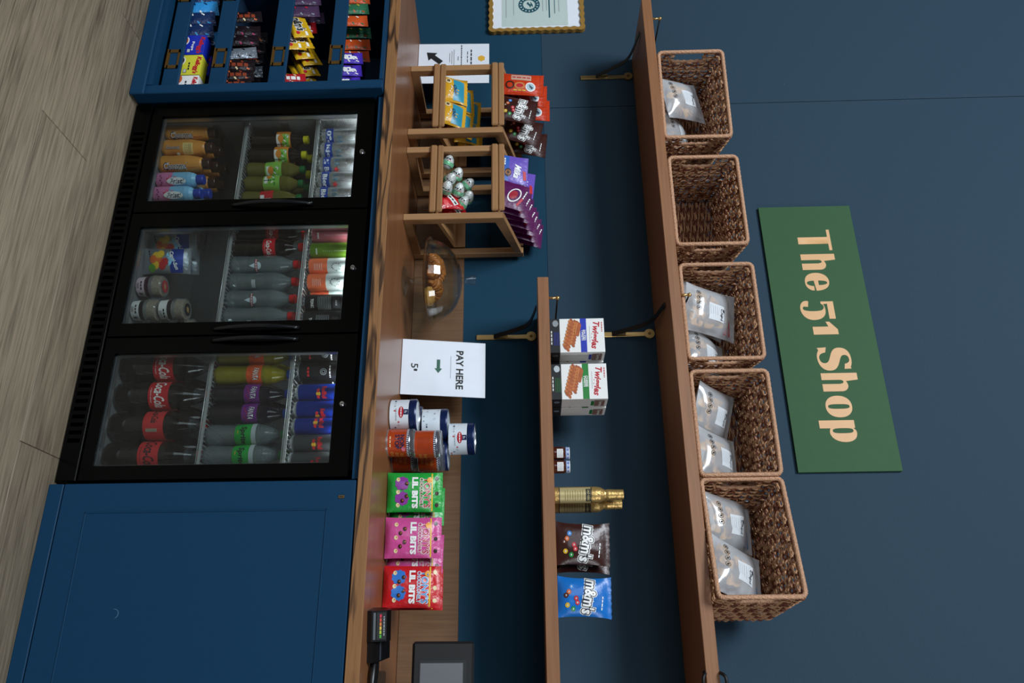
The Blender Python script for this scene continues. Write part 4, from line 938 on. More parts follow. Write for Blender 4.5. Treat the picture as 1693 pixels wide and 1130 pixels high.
for k, (x, y, dz, rx) in enumerate(epos):
    e = E0 if k == 0 else copy_thing(E0, elab[k], (0, 0, 0)); e.location = (x+0.028, y, tz_(1.022, y)+0.026+dz); e.rotation_euler = (R(12+7*(k % 3)), R(-68+9*(k % 4)), R(20*(k % 3)))
RPK = mat('pack_red', '#c81e28', 0.25, bump=0.3, bscale=80)
def d_red2(b, S):
    b.decal(rect(0.05, 0.022, 5, 2), WHT, S(0.0009), 0.0, 0.06, 0.4); b.decal(words(0.045, 0.014*0.55, 3), INK, S(0.0013), 0, 0.06, 0.4); b.decal(disc(0.014, 0.010), mat('pack_light_red', '#e8585a', 0.35), S(0.0011), 0.015, 0.028)
p = bag('red sweet pack at the right end of the foil eggs, in front', 'sweet_pack', 'sweet pack', 0.075, 0.10, 0.022, RPK, d_red2, seed=14, group='red sweet packs in the right rack'); lean(p, -1.640, 0.290, tz_(1.022, 0.29), 25, -6, -18)
lean(copy_thing(p, 'red sweet pack behind the first one in the right rack', (0, 0, 0)), -1.625, 0.345, tz_(1.022, 0.345), 25, -6, -14)
LIL = mat('bar_lilac', '#6f55b8', 0.28, bump=0.15, bscale=60); PUR = mat('bar_purple', '#5a1450', 0.3, bump=0.12, bscale=60)
def d_lil(b, S):
    b.decal(rect(0.110, 0.034, 8, 3), mat('bar_blue', '#2f62b8', 0.35), S(0.0009), 0, 0.020); b.decal(words(0.030, 0.009*0.55, 3), WHT, S(0.0014), -0.028, 0.020); b.decal(disc(0.018, 0.013), CHOB, S(0.0014), 0.018, 0.034); b.decal(ring(0.007, 0.010), NUT, S(0.0018), 0.018, 0.034)
    b.decal(text('Milka', 0.058, 0.026, bold=0.03, shear=0.3), WHT, S(0.0012), 0.008, 0.070, -0.1); b.decal(poly([(-0.02, -0.006), (0.02, -0.002), (0.018, 0.010), (-0.018, 0.006)]), RED, S(0.0012), 0.020, 0.098)
p = bag('lilac and blue chocolate bar, leftmost on the right rack', 'chocolate_bar', 'chocolate bar', 0.118, 0.112, 0.014, LIL, d_lil, seed=17, group='lilac chocolate bars', bottom=0.12, top=0.08, crimp=False); lean(p, -1.788, 0.296, tz_(1.252, 0.296), 14, 4, 4)
lean(copy_thing(p, 'lilac chocolate bar behind the first, its red corner showing', (0, 0, 0)), -1.762, 0.345, tz_(1.252, 0.345)+0.012, 14, -6, 6)
def d_pur(b, S):
    b.decal(ring(0.030, 0.036, ky=0.62), WHT, S(0.0010), 0.0, 0.060, -0.5); b.decal(disc(0.022, 0.014), mat('berry_red', '#a3202f', 0.35), S(0.0012), 0.0, 0.056, -0.5); b.decal(poly([(-0.02, -0.004), (0.02, -0.002), (0.022, 0.006), (-0.018, 0.004)]), RED, S(0.0013), 0.022, 0.084, -0.5); b.decal(words(0.04, 0.008*0.55, 4), WHT, S(0.0013), -0.015, 0.100, -0.3)
p = bag('dark purple chocolate bar at the front of the right rack', 'chocolate_bar', 'chocolate bar', 0.118, 0.112, 0.014, PUR, d_pur, seed=21, group='dark purple chocolate bars', bottom=0.12, top=0.08, crimp=False); lean(p, -1.676, 0.290, tz_(1.252, 0.29), 16, -4, 10)
for i in range(6):
    y = 0.328+0.036*i
    lean(copy_thing(p, ['dark purple chocolate bar, second from the front', 'dark purple chocolate bar, third from the front', 'dark purple chocolate bar, fourth from the front', 'dark purple chocolate bar, third from the back', 'dark purple chocolate bar, second from the back', 'dark purple chocolate bar at the very back of the right rack'][i], (0, 0, 0)), -1.668+0.006*i, y, tz_(1.252, y), 16, -4-2*(i % 3), 9-3*(i % 2))

# cake stand
cx, cy = -1.335, 0.345
t = thing('cake_stand', 'clear glass cake stand with foot, between the right rack and the card sign', 'cake stand', (cx, cy, ZC)); b = MB()
GL_ = glassy('cake_glass', '#f6fafa', 0.06, 0.015, power=2.9)
b.lathe([(0, 0.004, GL_), (0.050, 0.0, GL_), (0.057, 0.004, GL_), (0.050, 0.008, GL_), (0.020, 0.016, GL_), (0.011, 0.024, GL_), (0.0085, 0.034, GL_), (0.014, 0.038, GL_), (0.0135, 0.044, GL_), (0.017, 0.055, GL_), (0.016, 0.066, GL_), (0.010, 0.072, GL_), (0.022, 0.078, GL_), (0.06, 0.081, GL_)], 40, flute=lambda a, z: 0.03*cos(a*10) if z < 0.07 else 0)
b.build('foot', t)
b = MB(); b.lathe([(0, 0.0815, GL_), (0.12, 0.084, GL_), (0.160, 0.093, GL_), (0.1645, 0.100, GL_), (0.162, 0.102, GL_), (0.155, 0.094, GL_), (0.12, 0.088, GL_), (0, 0.086, GL_)], 48); b.build('plate', t)
t = thing('glass_dome', 'clear glass dome lid with knob, covering the pastries', 'glass dome', (cx, cy, ZC+0.094)); b = MB()
b.lathe([(0.150, 0.0, GL_), (0.1525, 0.002, GL_), (0.152, 0.014, GL_), (0.147, 0.034, GL_), (0.137, 0.054, GL_), (0.119, 0.076, GL_), (0.094, 0.095, GL_), (0.062, 0.109, GL_), (0.03, 0.116, GL_), (0, 0.118, GL_)], 56)
b.lathe([(0.149, 0.0, GL_), (0.1475, 0.014, GL_), (0.142, 0.034, GL_), (0.132, 0.054, GL_), (0.114, 0.074, GL_), (0.09, 0.092, GL_), (0.06, 0.105, GL_), (0.0, 0.114, GL_)], 56)
b.build('dome', t)
b = MB(); b.lathe([(0.012, 0.117, GL_), (0.009, 0.126, GL_), (0.012, 0.135, GL_), (0.020, 0.168, GL_), (0.0195, 0.170, GL_), (0.012, 0.169, GL_), (0, 0.168, GL_)], 24); b.build('knob', t)
CRS = mat('crust', '#d07c36', 0.4, bump=0.6, bscale=50, var=0.45)
def croissant(label, x, y, rz, s=1.0):
    t = thing('croissant', label, 'croissant', (x, y, ZC+0.089), (0, 0, rz), group='croissants under the dome'); b = MB(); N_ = 40; P = []; Rr = []
    for k in range(N_+1):
        q = k/N_; a = pi*(0.10+0.80*q); r = 0.0045+0.024*sin(pi*q)**0.75; saw = (q*9) % 1.0
        P.append((0.052*s*cos(a), 0.034*s*sin(a)-0.015, (r*(1-0.18*saw))*0.9*s)); Rr.append(s*r*(1-0.20*saw))
    b.tube(P, Rr, CRS, 14); b.build('pastry', t); return t
croissant('croissant at the back left under the glass dome', cx-0.060, cy+0.030, R(20), 1.15); croissant('croissant at the front left under the glass dome', cx-0.045, cy-0.048, R(-25), 1.1)
croissant('croissant in the middle under the glass dome', cx+0.032, cy+0.020, R(70), 1.05)
t = thing('swirl_bun', 'round golden swirl bun at the right under the glass dome', 'bun', (cx+0.085, cy-0.045, ZC+0.0885)); b = MB()
BUN = mat('bun_gold', '#d89a4a', 0.45, bump=0.6, bscale=60, var=0.35)
b.lathe([(0, 0.0, BUN), (0.030, 0.0, BUN), (0.036, 0.010, BUN), (0.034, 0.022, BUN), (0.02, 0.030, BUN), (0, 0.030, BUN)], 28)
b.tube([(0.004*k/6*cos(k*0.5), 0.004*k/6*sin(k*0.5), 0.031-0.0002*k*k/10) for k in range(40)], 0.0045, BUN, 8); b.build('dough', t)

# white tins
TW = mat('tin_white', '#dde6ec', 0.35); TNV = mat('tin_navy', '#10234f', 0.3, 0.2)
def tin(label):
    t = thing('biscuit_tin', label, 'tin', group='white biscuit tins with navy lids'); b = MB(); r = 0.0525
    b.lathe([(0, 0.001, CANM), (r-0.002, 0.001, CANM), (r, 0.003, TW), (r, 0.064, TW)], 40)
    S = cyl(r, 0.0006); rn = random.Random(5)
    b.decal(disc(0.019, 0.0085, 20), mat('tin_oval_red', '#b81c2c', 0.4), S, -0.014, 0.040); b.decal(words(0.030, 0.006*0.55, 4), WHT, cyl(r, 0.0011), -0.014, 0.040)
    b.decal(rect(0.017, 0.016, 3), NAVY, S, -0.014, 0.055); b.decal(text('h', 0.006, 0.009), WHT, cyl(r, 0.0011), -0.014, 0.055)
    b.decal(words(0.038, 0.006*0.55, 6), GRY, S, -0.006, 0.024)
    for k in range(34):
        x = -0.16+0.0095*k+rn.uniform(-.002, .002); z = rn.choice([0.010, 0.020, 0.032, 0.045, 0.056])
        if abs(x+0.014) < 0.030 and 0.02 < z: continue
        c_ = rn.choice([NAVY, GRY, RED, GRY, NAVY]); sh = [ring(0.0026, 0.0034, 14), poly([(-0.003, 0.001), (0, -0.004), (0.003, 0.001), (0.0015, 0.003), (0, 0.0015), (-0.0015, 0.003)]), rect(0.006, 0.005), star(0.004, 6, 0.5)][k % 4]
        b.decal(sh, c_, S, x, z)
    b.build('body', t)
    b = MB(); b.lathe([(r+0.001, 0.064, TNV), (r+0.0014, 0.066, TNV), (r+0.0014, 0.083, TNV), (r-0.001, 0.0875, CANM), (r-0.005, 0.0875, CANM), (r-0.006, 0.0845, TW), (0, 0.0845, TW)], 40); b.build('lid', t)
    return t
t1 = tin('white biscuit tin with navy lid standing in front beside the card sign'); t1.location = (-0.786, 0.235, ZC); t1.rotation_euler = (0, 0, 0.32)
TH = 0.0885
for lab, x, y, n_, rz in (('white biscuit tin at the bottom of the left rear stack', -0.800, 0.350, 0, 0.2), ('white biscuit tin on the second level, left', -0.788, 0.345, 1, 1.5),
                     ('white biscuit tin at the bottom of the right rear stack', -0.690, 0.372, 0, 0.9), ('white biscuit tin on the second level, right, mostly hidden', -0.690, 0.372, 1, 2.2), ('white biscuit tin at the very top of the pile', -0.742, 0.362, 2, 0.45)):
    copy_thing(t1, lab, (x, y, ZC+TH*n_), (0, 0, rz))
# orange wafer tins
TOR = mat('tin_orange', '#b8441b', 0.3, 0.1, var=0.15); CLP = glassy('clear_plastic_lid', '#dfe6e8', 0.12, 0.08, white=0.08)
def otin(label, back=False):
    t = thing('wafer_tin', label, 'tin', group='orange wafer tins'); r = 0.0435; b = MB()
    b.lathe([(0, 0.001, CANM), (r-0.001, 0.001, CANM), (r+0.001, 0.0, CANM), (r+0.001, 0.003, CANM), (r, 0.0035, TOR), (r, 0.062, TNV), (r, 0.071, CANM), (r-0.001, 0.073, CANM)], 36)
    S, S2 = cyl(r, 0.0005), cyl(r, 0.0010); side = -1 if back else 1
    for k in range(44): b.decal(rect(0.0024, 0.0068), WHT, S, -0.135+0.0062*k, 0.066, 0.35)
    if not back:
        b.decal(text('NON\nSTOP', 0.046, 0.030, bold=0.03), NAVY, S2, -0.002, 0.042); b.decal(words(0.034, 0.006*0.55, 3), CRM, S2, -0.002, 0.012)
        b.decal(disc(0.008, 0.006), mat('tin_pink', '#e0768a', 0.4), S2, 0.022, 0.053)
        for k in range(9): b.decal(ring(0.0022, 0.0052, 12), NUT, S, 0.036+0.011*(k % 3)+0.004*(k//3), 0.016+0.015*(k//3))
    else:
        for k in range(11): b.decal(rect(0.046, 0.0009, 6), mat('tin_orange_dark', '#8a3012', 0.4), S, 0, 0.014+0.0038*k)
        for k in range(6): b.decal(ring(0.0022, 0.0052, 12), NUT, S, 0.042+0.011*(k % 3), 0.02+0.015*(k//3))
    b.build('body', t); b = MB(); b.lathe([(r-0.001, 0.073, CLP), (r+0.0012, 0.074, CLP), (r+0.0012, 0.082, CLP), (r-0.001, 0.084, CLP), (0, 0.0838, CLP)], 36); b.build('lid', t); return t
o1 = otin('orange wafer tin with the words NON STOP, lowest in front'); o1.location = (-0.690, 0.215, ZC); o1.rotation_euler = (0, 0, 0.22)
o2 = otin('orange wafer tin with its plain back out, on top of the front one', True); o2.location = (-0.686, 0.220, ZC+0.0845); o2.rotation_euler = (0, 0, 0.20)
copy_thing(o1, 'orange wafer tin at the bottom of the second stack', (-0.665, 0.312, ZC), (0, 0, -0.95)); copy_thing(o1, 'orange wafer tin on top of the second stack', (-0.665, 0.312, ZC+0.0845), (0, 0, -0.75))
copy_thing(o2, 'orange wafer tin standing alone behind the two stacks', (-0.640, 0.412, ZC), (0, 0, 0.1))

# chocolate bits bags
def tony(label, base, word, blob, nuts, seed, group):
    M0 = mat('bits_'+base, {'green': '#1ea23c', 'pink': '#cf4f93', 'red': '#cc1c22'}[base], 0.3, bump=0.25, bscale=55)
    M1 = mat('word_'+base, {'green': '#b8342f', 'pink': '#bd2742', 'red': '#3f8fd0'}[base], 0.4); M2 = mat('blob_'+base, {'green': '#8d3a96', 'pink': '#b23a78', 'red': '#2f74c6'}[base], 0.35)
    def f(b, S):
        e = S(0.0010); e2 = S(0.0015); e3 = S(0.0020)
        b.decal(rect(0.116, 0.0045, 10), YEL, e, 0, 0.139)
        b.decal(text("TONY'S", 0.096, 0.024, bold=0.05), WHT, e2, 0.002, 0.124); b.decal(text("TONY'S", 0.093, 0.021, bold=0.02), M1, e3, 0.002, 0.124)
        b.decal(text('CHOCOLONELY', 0.092, 0.012, bold=0.05), WHT, e2, 0.002, 0.106); b.decal(text('CHOCOLONELY', 0.090, 0.008, bold=0.0), M1, e3, 0.002, 0.106)
        b.decal(text('LIL BITS', 0.096, 0.019, bold=0.06), WHT, e2, 0.002, 0.086); b.decal(disc(0.009, 0.008), mat('sun_yellow', '#eea022', 0.4), S(0.0024), -0.036, 0.131)
        rn = random.Random(seed)
        if base != 'pink':
            for x, z in ((-0.026, 0.046), (0.020, 0.046)): b.decal(star(0.023, 9, 0.86), M2, e, x, z); b.decal(rect(0.036, 0.03, 4, 3), M2, e, x, z)
        for k in range(7):
            x, z = (-0.038+0.013*k, 0.034+0.026*((k*5) % 3)/2.0); b.decal(disc(0.0065, 0.0058), CHOB if k % 3 else CRM, e2, x, z); b.decal(disc(0.0025, 0.0016), NUT, e3, x-0.001, z+0.002)
        for x in (-0.042, 0.004, 0.040): b.decal(disc(0.0065, 0.006), CHOB if base != 'red' else CRM, e, x, 0.154)
    return bag(label, 'chocolate_bag', 'chocolate bag', 0.122, 0.172, 0.042, M0, f, bottom=0.16, top=0.05, seed=seed, group=group, crimp=False, flare=0.02)
GT = [('green', -0.534, 0.226, 31), ('pink', -0.395, 0.228, 37), ('red', -0.253, 0.242, 43)]
for base, x, y, sd in GT:
    a = tony({'green': 'green chocolate bits bag in front, beside the orange tins', 'pink': 'pink chocolate bits bag in front, middle of the three colours', 'red': 'red and blue chocolate bits bag in front, right of the pink one'}[base], base, '', '', '', sd, base+' chocolate bits bags')
    lean(a, x, y, ZC+0.002, 7, {'green': 7, 'pink': 4, 'red': -1}[base], 0)
    c = copy_thing(a, {'green': 'green chocolate bits bag behind the front one', 'pink': 'pink chocolate bits bag behind the front one', 'red': 'red chocolate bits bag mostly hidden behind the front one'}[base], (0, 0, 0))
    lean(c, x+{'green': 0.028, 'pink': 0.034, 'red': 0.002}[base], y+0.062, ZC+0.002, 7, {'green': -6, 'pink': -12, 'red': 2}[base], 0)

# card reader
t = thing('card_reader', 'small black card reader with coloured display strip near the right end of the worktop', 'card reader', (-0.135, 0.10, ZC), (0, 0, R(10))); b = MB()
b.prism([(-0.058, 0.0), (0.030, 0.0), (0.030, 0.034), (0.022, 0.042), (-0.030, 0.060), (-0.048, 0.052), (-0.060, 0.012)], -0.045, 0.035, BLK, axis='X')
b.build('housing', t)
b = MB(); S = lambda u, v: (u, -0.0545+0.006*0-(0.0-0.0)+(v-0.03)*0.30-0.0008, v)
S = lambda u, v: (u, -0.0600+(v-0.012)*0.30-0.0009, v)
b.decal(rect(0.070, 0.006), ALU, S, -0.005, 0.020); b.decal(rect(0.070, 0.024, 2, 2), INK, S, -0.005, 0.038)
for k, c_ in enumerate(('#e0304a', '#e0503a', '#e8863a', '#eec04a', '#b9cf3f', '#4fb03a')):
    lm = mat('display_%d' % k, c_, 0.4); b.decal(rect(0.0085, 0.0045), lm, lambda u, v: (u, S(u, v)[1]-0.0006, v), -0.031+0.0105*k, 0.036)
b.decal(words(0.05, 0.005*0.55, 7), GRY, lambda u, v: (u, S(u, v)[1]-0.0006, v), -0.005, 0.045)
b.build('display', t)
b = MB(); b.prism([(-0.050, 0.0), (0.040, 0.0), (0.040, 0.046), (-0.030, 0.030), (-0.050, 0.016)], 0.036, 0.090, BLK, axis='X'); b.box(0.040, 0.086, -0.028, 0.034, 0.0305, 0.0325, mat('keypad_grey', '#3c4550', 0.35)); b.build('keypad_block', t)
t = thing('payment_tablet', 'black framed payment tablet on a stand at the right edge of the worktop', 'tablet', (0.03, 0.26, ZC), (0, 0, 0)); b = MB()
Tt = Matrix.Translation((0, -0.06, 0.192)) @ Matrix.Rotation(R(-6), 4, 'X')
b.box(-0.126, 0.126, -0.010, 0.010, -0.088, 0.088, BLKM, 0.007, T=Tt); b.build('case', t)
b = MB(); b.box(-0.076, 0.09, -0.0112, -0.0098, -0.068, 0.066, INK, T=Tt); b.box(-0.068, 0.085, -0.0122, -0.0112, -0.064, 0.056, mat('screen_reflection_grey', '#6a6a6e', 0.25), T=Tt); b.build('screen', t)  # unlit screen; its grey is a room reflection painted into the base colour
b = MB(); b.tube([(0.01, -0.035, 0.01), (0.01, -0.04, 0.10), (0.01, -0.048, 0.17)], 0.013, BLK, 14); b.box(-0.05, 0.09, -0.09, 0.06, 0.0, 0.010, BLK, 0.004); b.build('stand', t)
t = thing('hand_scanner', 'dark rounded scanner handle lying at the right edge of the worktop', 'scanner', (-0.012, 0.10, ZC+0.014), (0, 0, R(-18))); b = MB()
b.ball((0, 0, 0), 0.062, 0.021, 0.0135, BLK, 20, 12); b.build('handle', t)
b = MB(); b.tube([(p_.x, p_.y, p_.z) for p_ in cr([(-0.058, 0.0, -0.004), (-0.066, 0.03, -0.010), (-0.03, 0.055, -0.011), (0.03, 0.05, -0.011), (0.09, 0.055, -0.011)], 8)], 0.0028, BLKM, 8); b.build('cable', t)

# ------------------------------------------------------------------ lower shelf goods
ZL = 1.4493
TWI = mat('twist_baked', '#d98545', 0.45, var=0.3); TWD = mat('twist_dark', '#b86030', 0.45, var=0.3)
def twig(label, col, word, group):
    t = thing('snack_box', label, 'snack box', group=group); b = MB(); w, h, d = 0.125, 0.186, 0.082
    b.box(-w/2, w/2, 0, d, 0.034, h, WHT, 0.0006); b.box(-w/2, w/2, 0, d, 0.0, 0.0338, INK, 0.0006)
    S = flat(-0.0005); S2 = flat(-0.0009)
    cm = {'b': mat('band_blue', '#1f35b0', 0.4), 'g': mat('band_green', '#18802f', 0.4)}[col]
    b.decal(rect(w, 0.021), cm, S, 0, 0.115); b.decal(text(word+'\nTWISTS', 0.040, 0.015, bold=0.03), WHT, S2, 0.0, 0.115)
    b.decal(text('Twiggles', 0.102, 0.029, bold=0.03, shear=0.25), RED, S, 0.0, 0.152, -0.10); b.decal(words(0.036, 0.006*0.55, 5), RED, S, -0.030, 0.178); b.decal(words(0.06, 0.0028*0.55, 11), GRY, S, -0.004, 0.136)
    rn = random.Random(3)
    for k in range(4):
        x0, z0, x1, z1 = [(-0.048, 0.060, 0.046, 0.086), (-0.044, 0.072, 0.030, 0.100), (-0.052, 0.076, -0.004, 0.098), (-0.040, 0.052, 0.050, 0.076)][k]
        x0, z0, x1, z1 = [(-0.050, 0.086, 0.052, 0.058), (-0.046, 0.094, 0.036, 0.076), (-0.054, 0.074, 0.044, 0.050), (-0.040, 0.100, -0.004, 0.092)][k]
        for q in range(17):
            f = q/16; b.decal(disc(0.0095, 0.0048, 12), TWI if q % 2 else TWD, flat(-0.0006-0.00045*k-0.000025*q), x0+(x1-x0)*f, z0+(z1-z0)*f+0.002*(-1)**q, math.atan2(z1-z0, x1-x0)+0.7)
    b.decal(disc(0.012, 0.010), CANM, S, -0.045, 0.020); 
    for q in range(4): b.decal(rect(0.05, 0.0012), cm, S, 0.012, 0.030-0.005*q)
    b.decal(words(0.05, 0.006*0.55, 4), WHT, S, 0.008, 0.006)
    # right side print
    Sx = lambda u, v: (w/2+0.0005, u, v); Sy = lambda u, v: (w/2+0.0009, u, v)
    b.decal(rect(0.06, 0.034), mat('side_print', '#8b6a60', 0.5), Sx, 0.045, 0.160); b.decal(text('Twiggles', 0.05, 0.014, bold=0.03), WHT, Sy, 0.045, 0.162)
    b.decal(rect(0.046, 0.010), cm, Sx, 0.044, 0.137); b.decal(disc(0.010, 0.010), CANM, Sx, 0.03, 0.018)
    b.build('carton', t); return t
tb = twig('white snack box with blue band reading SALTED TWISTS, in front', 'b', 'SALTED', 'blue-banded snack boxes'); tb.location = (-1.073, 0.264, ZL)
copy_thing(tb, 'blue-banded snack box behind the front one', (-1.070, 0.352, ZL))
tg = twig('white snack box with green band reading CHEESE TWISTS, in front', 'g', 'CHEESE', 'green-banded snack boxes'); tg.location = (-0.906, 0.264, ZL)
copy_thing(tg, 'green-banded snack box behind the front one', (-0.903, 0.350, ZL))
JB = mat('jar_brown', '#4a1f12', 0.2, coat=0.5); CHK = mat('lid_check', '#9db2dc', 0.4)
def jar(label):
    t = thing('jam_jar', label, 'jar', group='small jars on the lower shelf'); b = MB()
    b.lathe([(0, 0, JB), (0.020, 0, JB), (0.0215, 0.004, JB), (0.0215, 0.034, JB), (0.018, 0.040, JB), (0.018, 0.042, JB)], 24); b.build('glass', t)
    b = MB(); b.decal(rect(0.030, 0.020, 6, 1), WHT, cyl(0.0215, 0.0006), 0, 0.022); 
    for q in range(4): b.decal(rect(0.022, 0.001, 4), GRY, cyl(0.0215, 0.0010), 0, 0.016+0.004*q)
    b.build('label', t)
    b = MB(); b.lathe([(0.0195, 0.040, CHK), (0.020, 0.042, CHK), (0.020, 0.051, WHT), (0.019, 0.053, CHK), (0, 0.053, CHK)], 24)
    for k in range(18): b.decal(rect(0.003, 0.004), BLUE if k % 2 else WHT, cyl(0.020, 0.0006), -0.06+0.007*k, 0.045+0.003*(k % 2))
    b.build('lid', t); return t
j = jar('small brown jar with checked lid, left of the pair'); j.location = (-0.668, 0.290, ZL); j.rotation_euler = (0, 0, 0.25)
copy_thing(j, 'small brown jar with checked lid, right of the pair', (-0.624, 0.292, ZL), (0, 0, 0.2))
GLD = mat('gold_foil', '#dcb670', 0.35, 0.7, bump=0.2, bscale=150); GLP = mat('gold_label', '#cdbb86', 0.4, 0.3)
def gold(label):
    t = thing('gold_bottle', label, 'bottle', group='gold bottles on the lower shelf'); b = MB(); r = 0.0262
    b.lathe([(0, 0, GLD), (r-0.001, 0, GLD), (r, 0.003, GLD), (r, 0.130, GLD), (r*0.93, 0.146, GLD), (r*0.62, 0.160, GLD), (r*0.52, 0.168, GLD)], 32); b.build('body', t)
    b = MB(); S = cyl(r, 0.0005); S2 = cyl(r, 0.0009)
    b.decal(rect(0.058, 0.098, 10, 2), GLP, S, 0, 0.066); b.decal(rect(0.060, 0.0022, 10), INK, S2, 0, 0.117); b.decal(rect(0.060, 0.0022, 10), INK, S2, 0, 0.016)
    b.decal(rect(0.042, 0.015, 8), INK, S2, 0, 0.107); b.decal(text('ORO NERO', 0.036, 0.008, bold=0.02), GLP, cyl(r, 0.0013), 0, 0.107)
    for q in range(8): b.decal(rect(0.034-0.004*(q % 3), 0.0014, 5), mat('label_brown_ink', '#7d6a38', 0.5), S2, 0, 0.090-0.008*q)
    b.build('label', t)
    b = MB(); b.lathe([(r*0.56, 0.160, GLD), (r*0.66, 0.172, GLD), (r*0.60, 0.195, GLD), (r*0.62, 0.197, GLD), (r*0.60, 0.220, GLD), (0, 0.222, GLD)], 28, flute=lambda a, z: 0.05*sin(a*11+z*400)); b.build('foil_neck', t); return t
g = gold('gold wrapped bottle in front on the lower shelf'); g.location = (-0.533, 0.300, ZL); g.rotation_euler = (0, 0, 0.22)
copy_thing(g, 'gold wrapped bottle just behind and right of the front one', (-0.515, 0.362, ZL), (0, 0, 0.5))
p = bag('brown chocolate candy bag in front on the lower shelf', 'candy_bag', 'candy bag', 0.128, 0.168, 0.034, BRB, d_mm(BRB, 0.128, 0.16), seed=51, group='brown candy bags on the lower shelf', flare=0.10); lean(p, -0.380, 0.278, ZL, 6, 3, 2)
lean(copy_thing(p, 'brown chocolate candy bag behind the front one on the lower shelf', (0, 0, 0)), -0.362, 0.332, ZL, 6, -4, 1)
BLB = mat('bag_blue', '#1470c4', 0.3, bump=0.12, bscale=60)
p = bag('bright blue candy bag at the right on the lower shelf', 'candy_bag', 'candy bag', 0.116, 0.164, 0.040, BLB, d_mm(BLB, 0.116, 0.16), seed=57, flare=0.10); lean(p, -0.222, 0.276, ZL, 6, 2, 2)

# ------------------------------------------------------------------ certificate on the wall
t = thing('framed_certificate', 'certificate in a gold frame with wavy edge, on the wall above the menu card', 'picture frame', (-2.90, YW-0.002, 1.218)); T = loc(t)
X0, X1, Z0, Z1_ = -3.070, -2.722, 1.218, 1.662
def wavy(x0, x1, z0, z1, amp, per, inset=0):
    out_ = []; x0 += inset; x1 -= inset; z0 += inset; z1 -= inset; rc = 0.022-inset*0.4
    def seg(p, q, nx, nz, n):
        L_ = math.hypot(q[0]-p[0], q[1]-p[1]); c = max(2, round(L_/per))
        for k in range(n):
            f = k/n; a = amp*(1-cos(2*pi*c*f))/2; out_.append((p[0]+(q[0]-p[0])*f+nx*a, p[1]+(q[1]-p[1])*f+nz*a))
    def arc(cx_, cz_, a0):
        for k in range(5): a = a0+pi/2*k/5; out_.append((cx_+rc*cos(a), cz_+rc*sin(a)))
    seg((x0+rc, z0), (x1-rc, z0), 0, 1, 90); arc(x1-rc, z0+rc, -pi/2); seg((x1, z0+rc), (x1, z1-rc), -1, 0, 110); arc(x1-rc, z1-rc, 0)
    seg((x1-rc, z1), (x0+rc, z1), 0, -1, 90); arc(x0+rc, z1-rc, pi/2); seg((x0, z1-rc), (x0, z0+rc), 1, 0, 110); arc(x0+rc, z0+rc, pi)
    return out_
GF = mat('frame_gold', '#a8803c', 0.45, 0.25)
A, B_ = wavy(X0, X1, Z0, Z1_, 0.005, 0.038), wavy(X0, X1, Z0, Z1_, 0.005, 0.038, 0.018)
vs, fs = curve_shape(('P', [A, B_])); b = MB(); y0 = YW-0.022
b.add([(x, y0, z) for x, z in vs], fs, GF, T)
for lp in (A, B_):
    n = len(lp); b.add([(x, y, z) for x, z in lp for y in (y0, YW-0.002)], [(2*i, 2*((i+1) % n), 2*((i+1) % n)+1, 2*i+1) for i in range(n)], GF, T)
b.build('frame', t)
b = MB(); b.box(X0+0.012, X1-0.012, YW-0.014, YW-0.004, Z0+0.012, Z1_-0.012, WHITE, T=T)
b.box(-3.02, -2.758, YW-0.0148, YW-0.014, 1.280, 1.585, mat('page_pale_green', '#c3d2cc', 0.5), T=T)
SEAL = mat('seal_teal', '#1f5560', 0.5)
Sx = lambda u, v: T @ Vector((u, YW-0.0154, v))
Tn = Matrix.Identity(4)
b.decal(ring(0.030, 0.050, 36), SEAL, Sx, -2.888, 1.407); b.decal(ring(0.0275, 0.029, 30), SEAL, Sx, -2.888, 1.407)
b.decal(poly([(-0.018, -0.004), (-0.006, -0.010), (0.006, 0.002), (0.020, 0.008), (0.004, 0.012), (-0.008, 0.002)]), SEAL, Sx, -2.888, 1.405); b.decal(poly([(-0.018, 0.006), (0.002, 0.016), (0.016, 0.016), (0.0, 0.006)]), SEAL, Sx, -2.888, 1.408)
for k in range(16):
    a = 2*pi*k/16; b.decal(rect(0.004, 0.007), WHT, lambda u, v: T @ Vector((u, YW-0.0158, v)), -2.888+0.040*cos(a), 1.407+0.040*sin(a), a-pi/2)
for k, (w_, z) in enumerate(((0.16, 1.50), (0.11, 1.525), (0.07, 1.488), (0.09, 1.545), (0.15, 1.30), (0.12, 1.335), (0.08, 1.470))): b.decal(rect(w_, 0.003 if k else 0.006), SEAL if k < 2 else GRY, Sx, -2.885, z)
b.build('certificate', t)

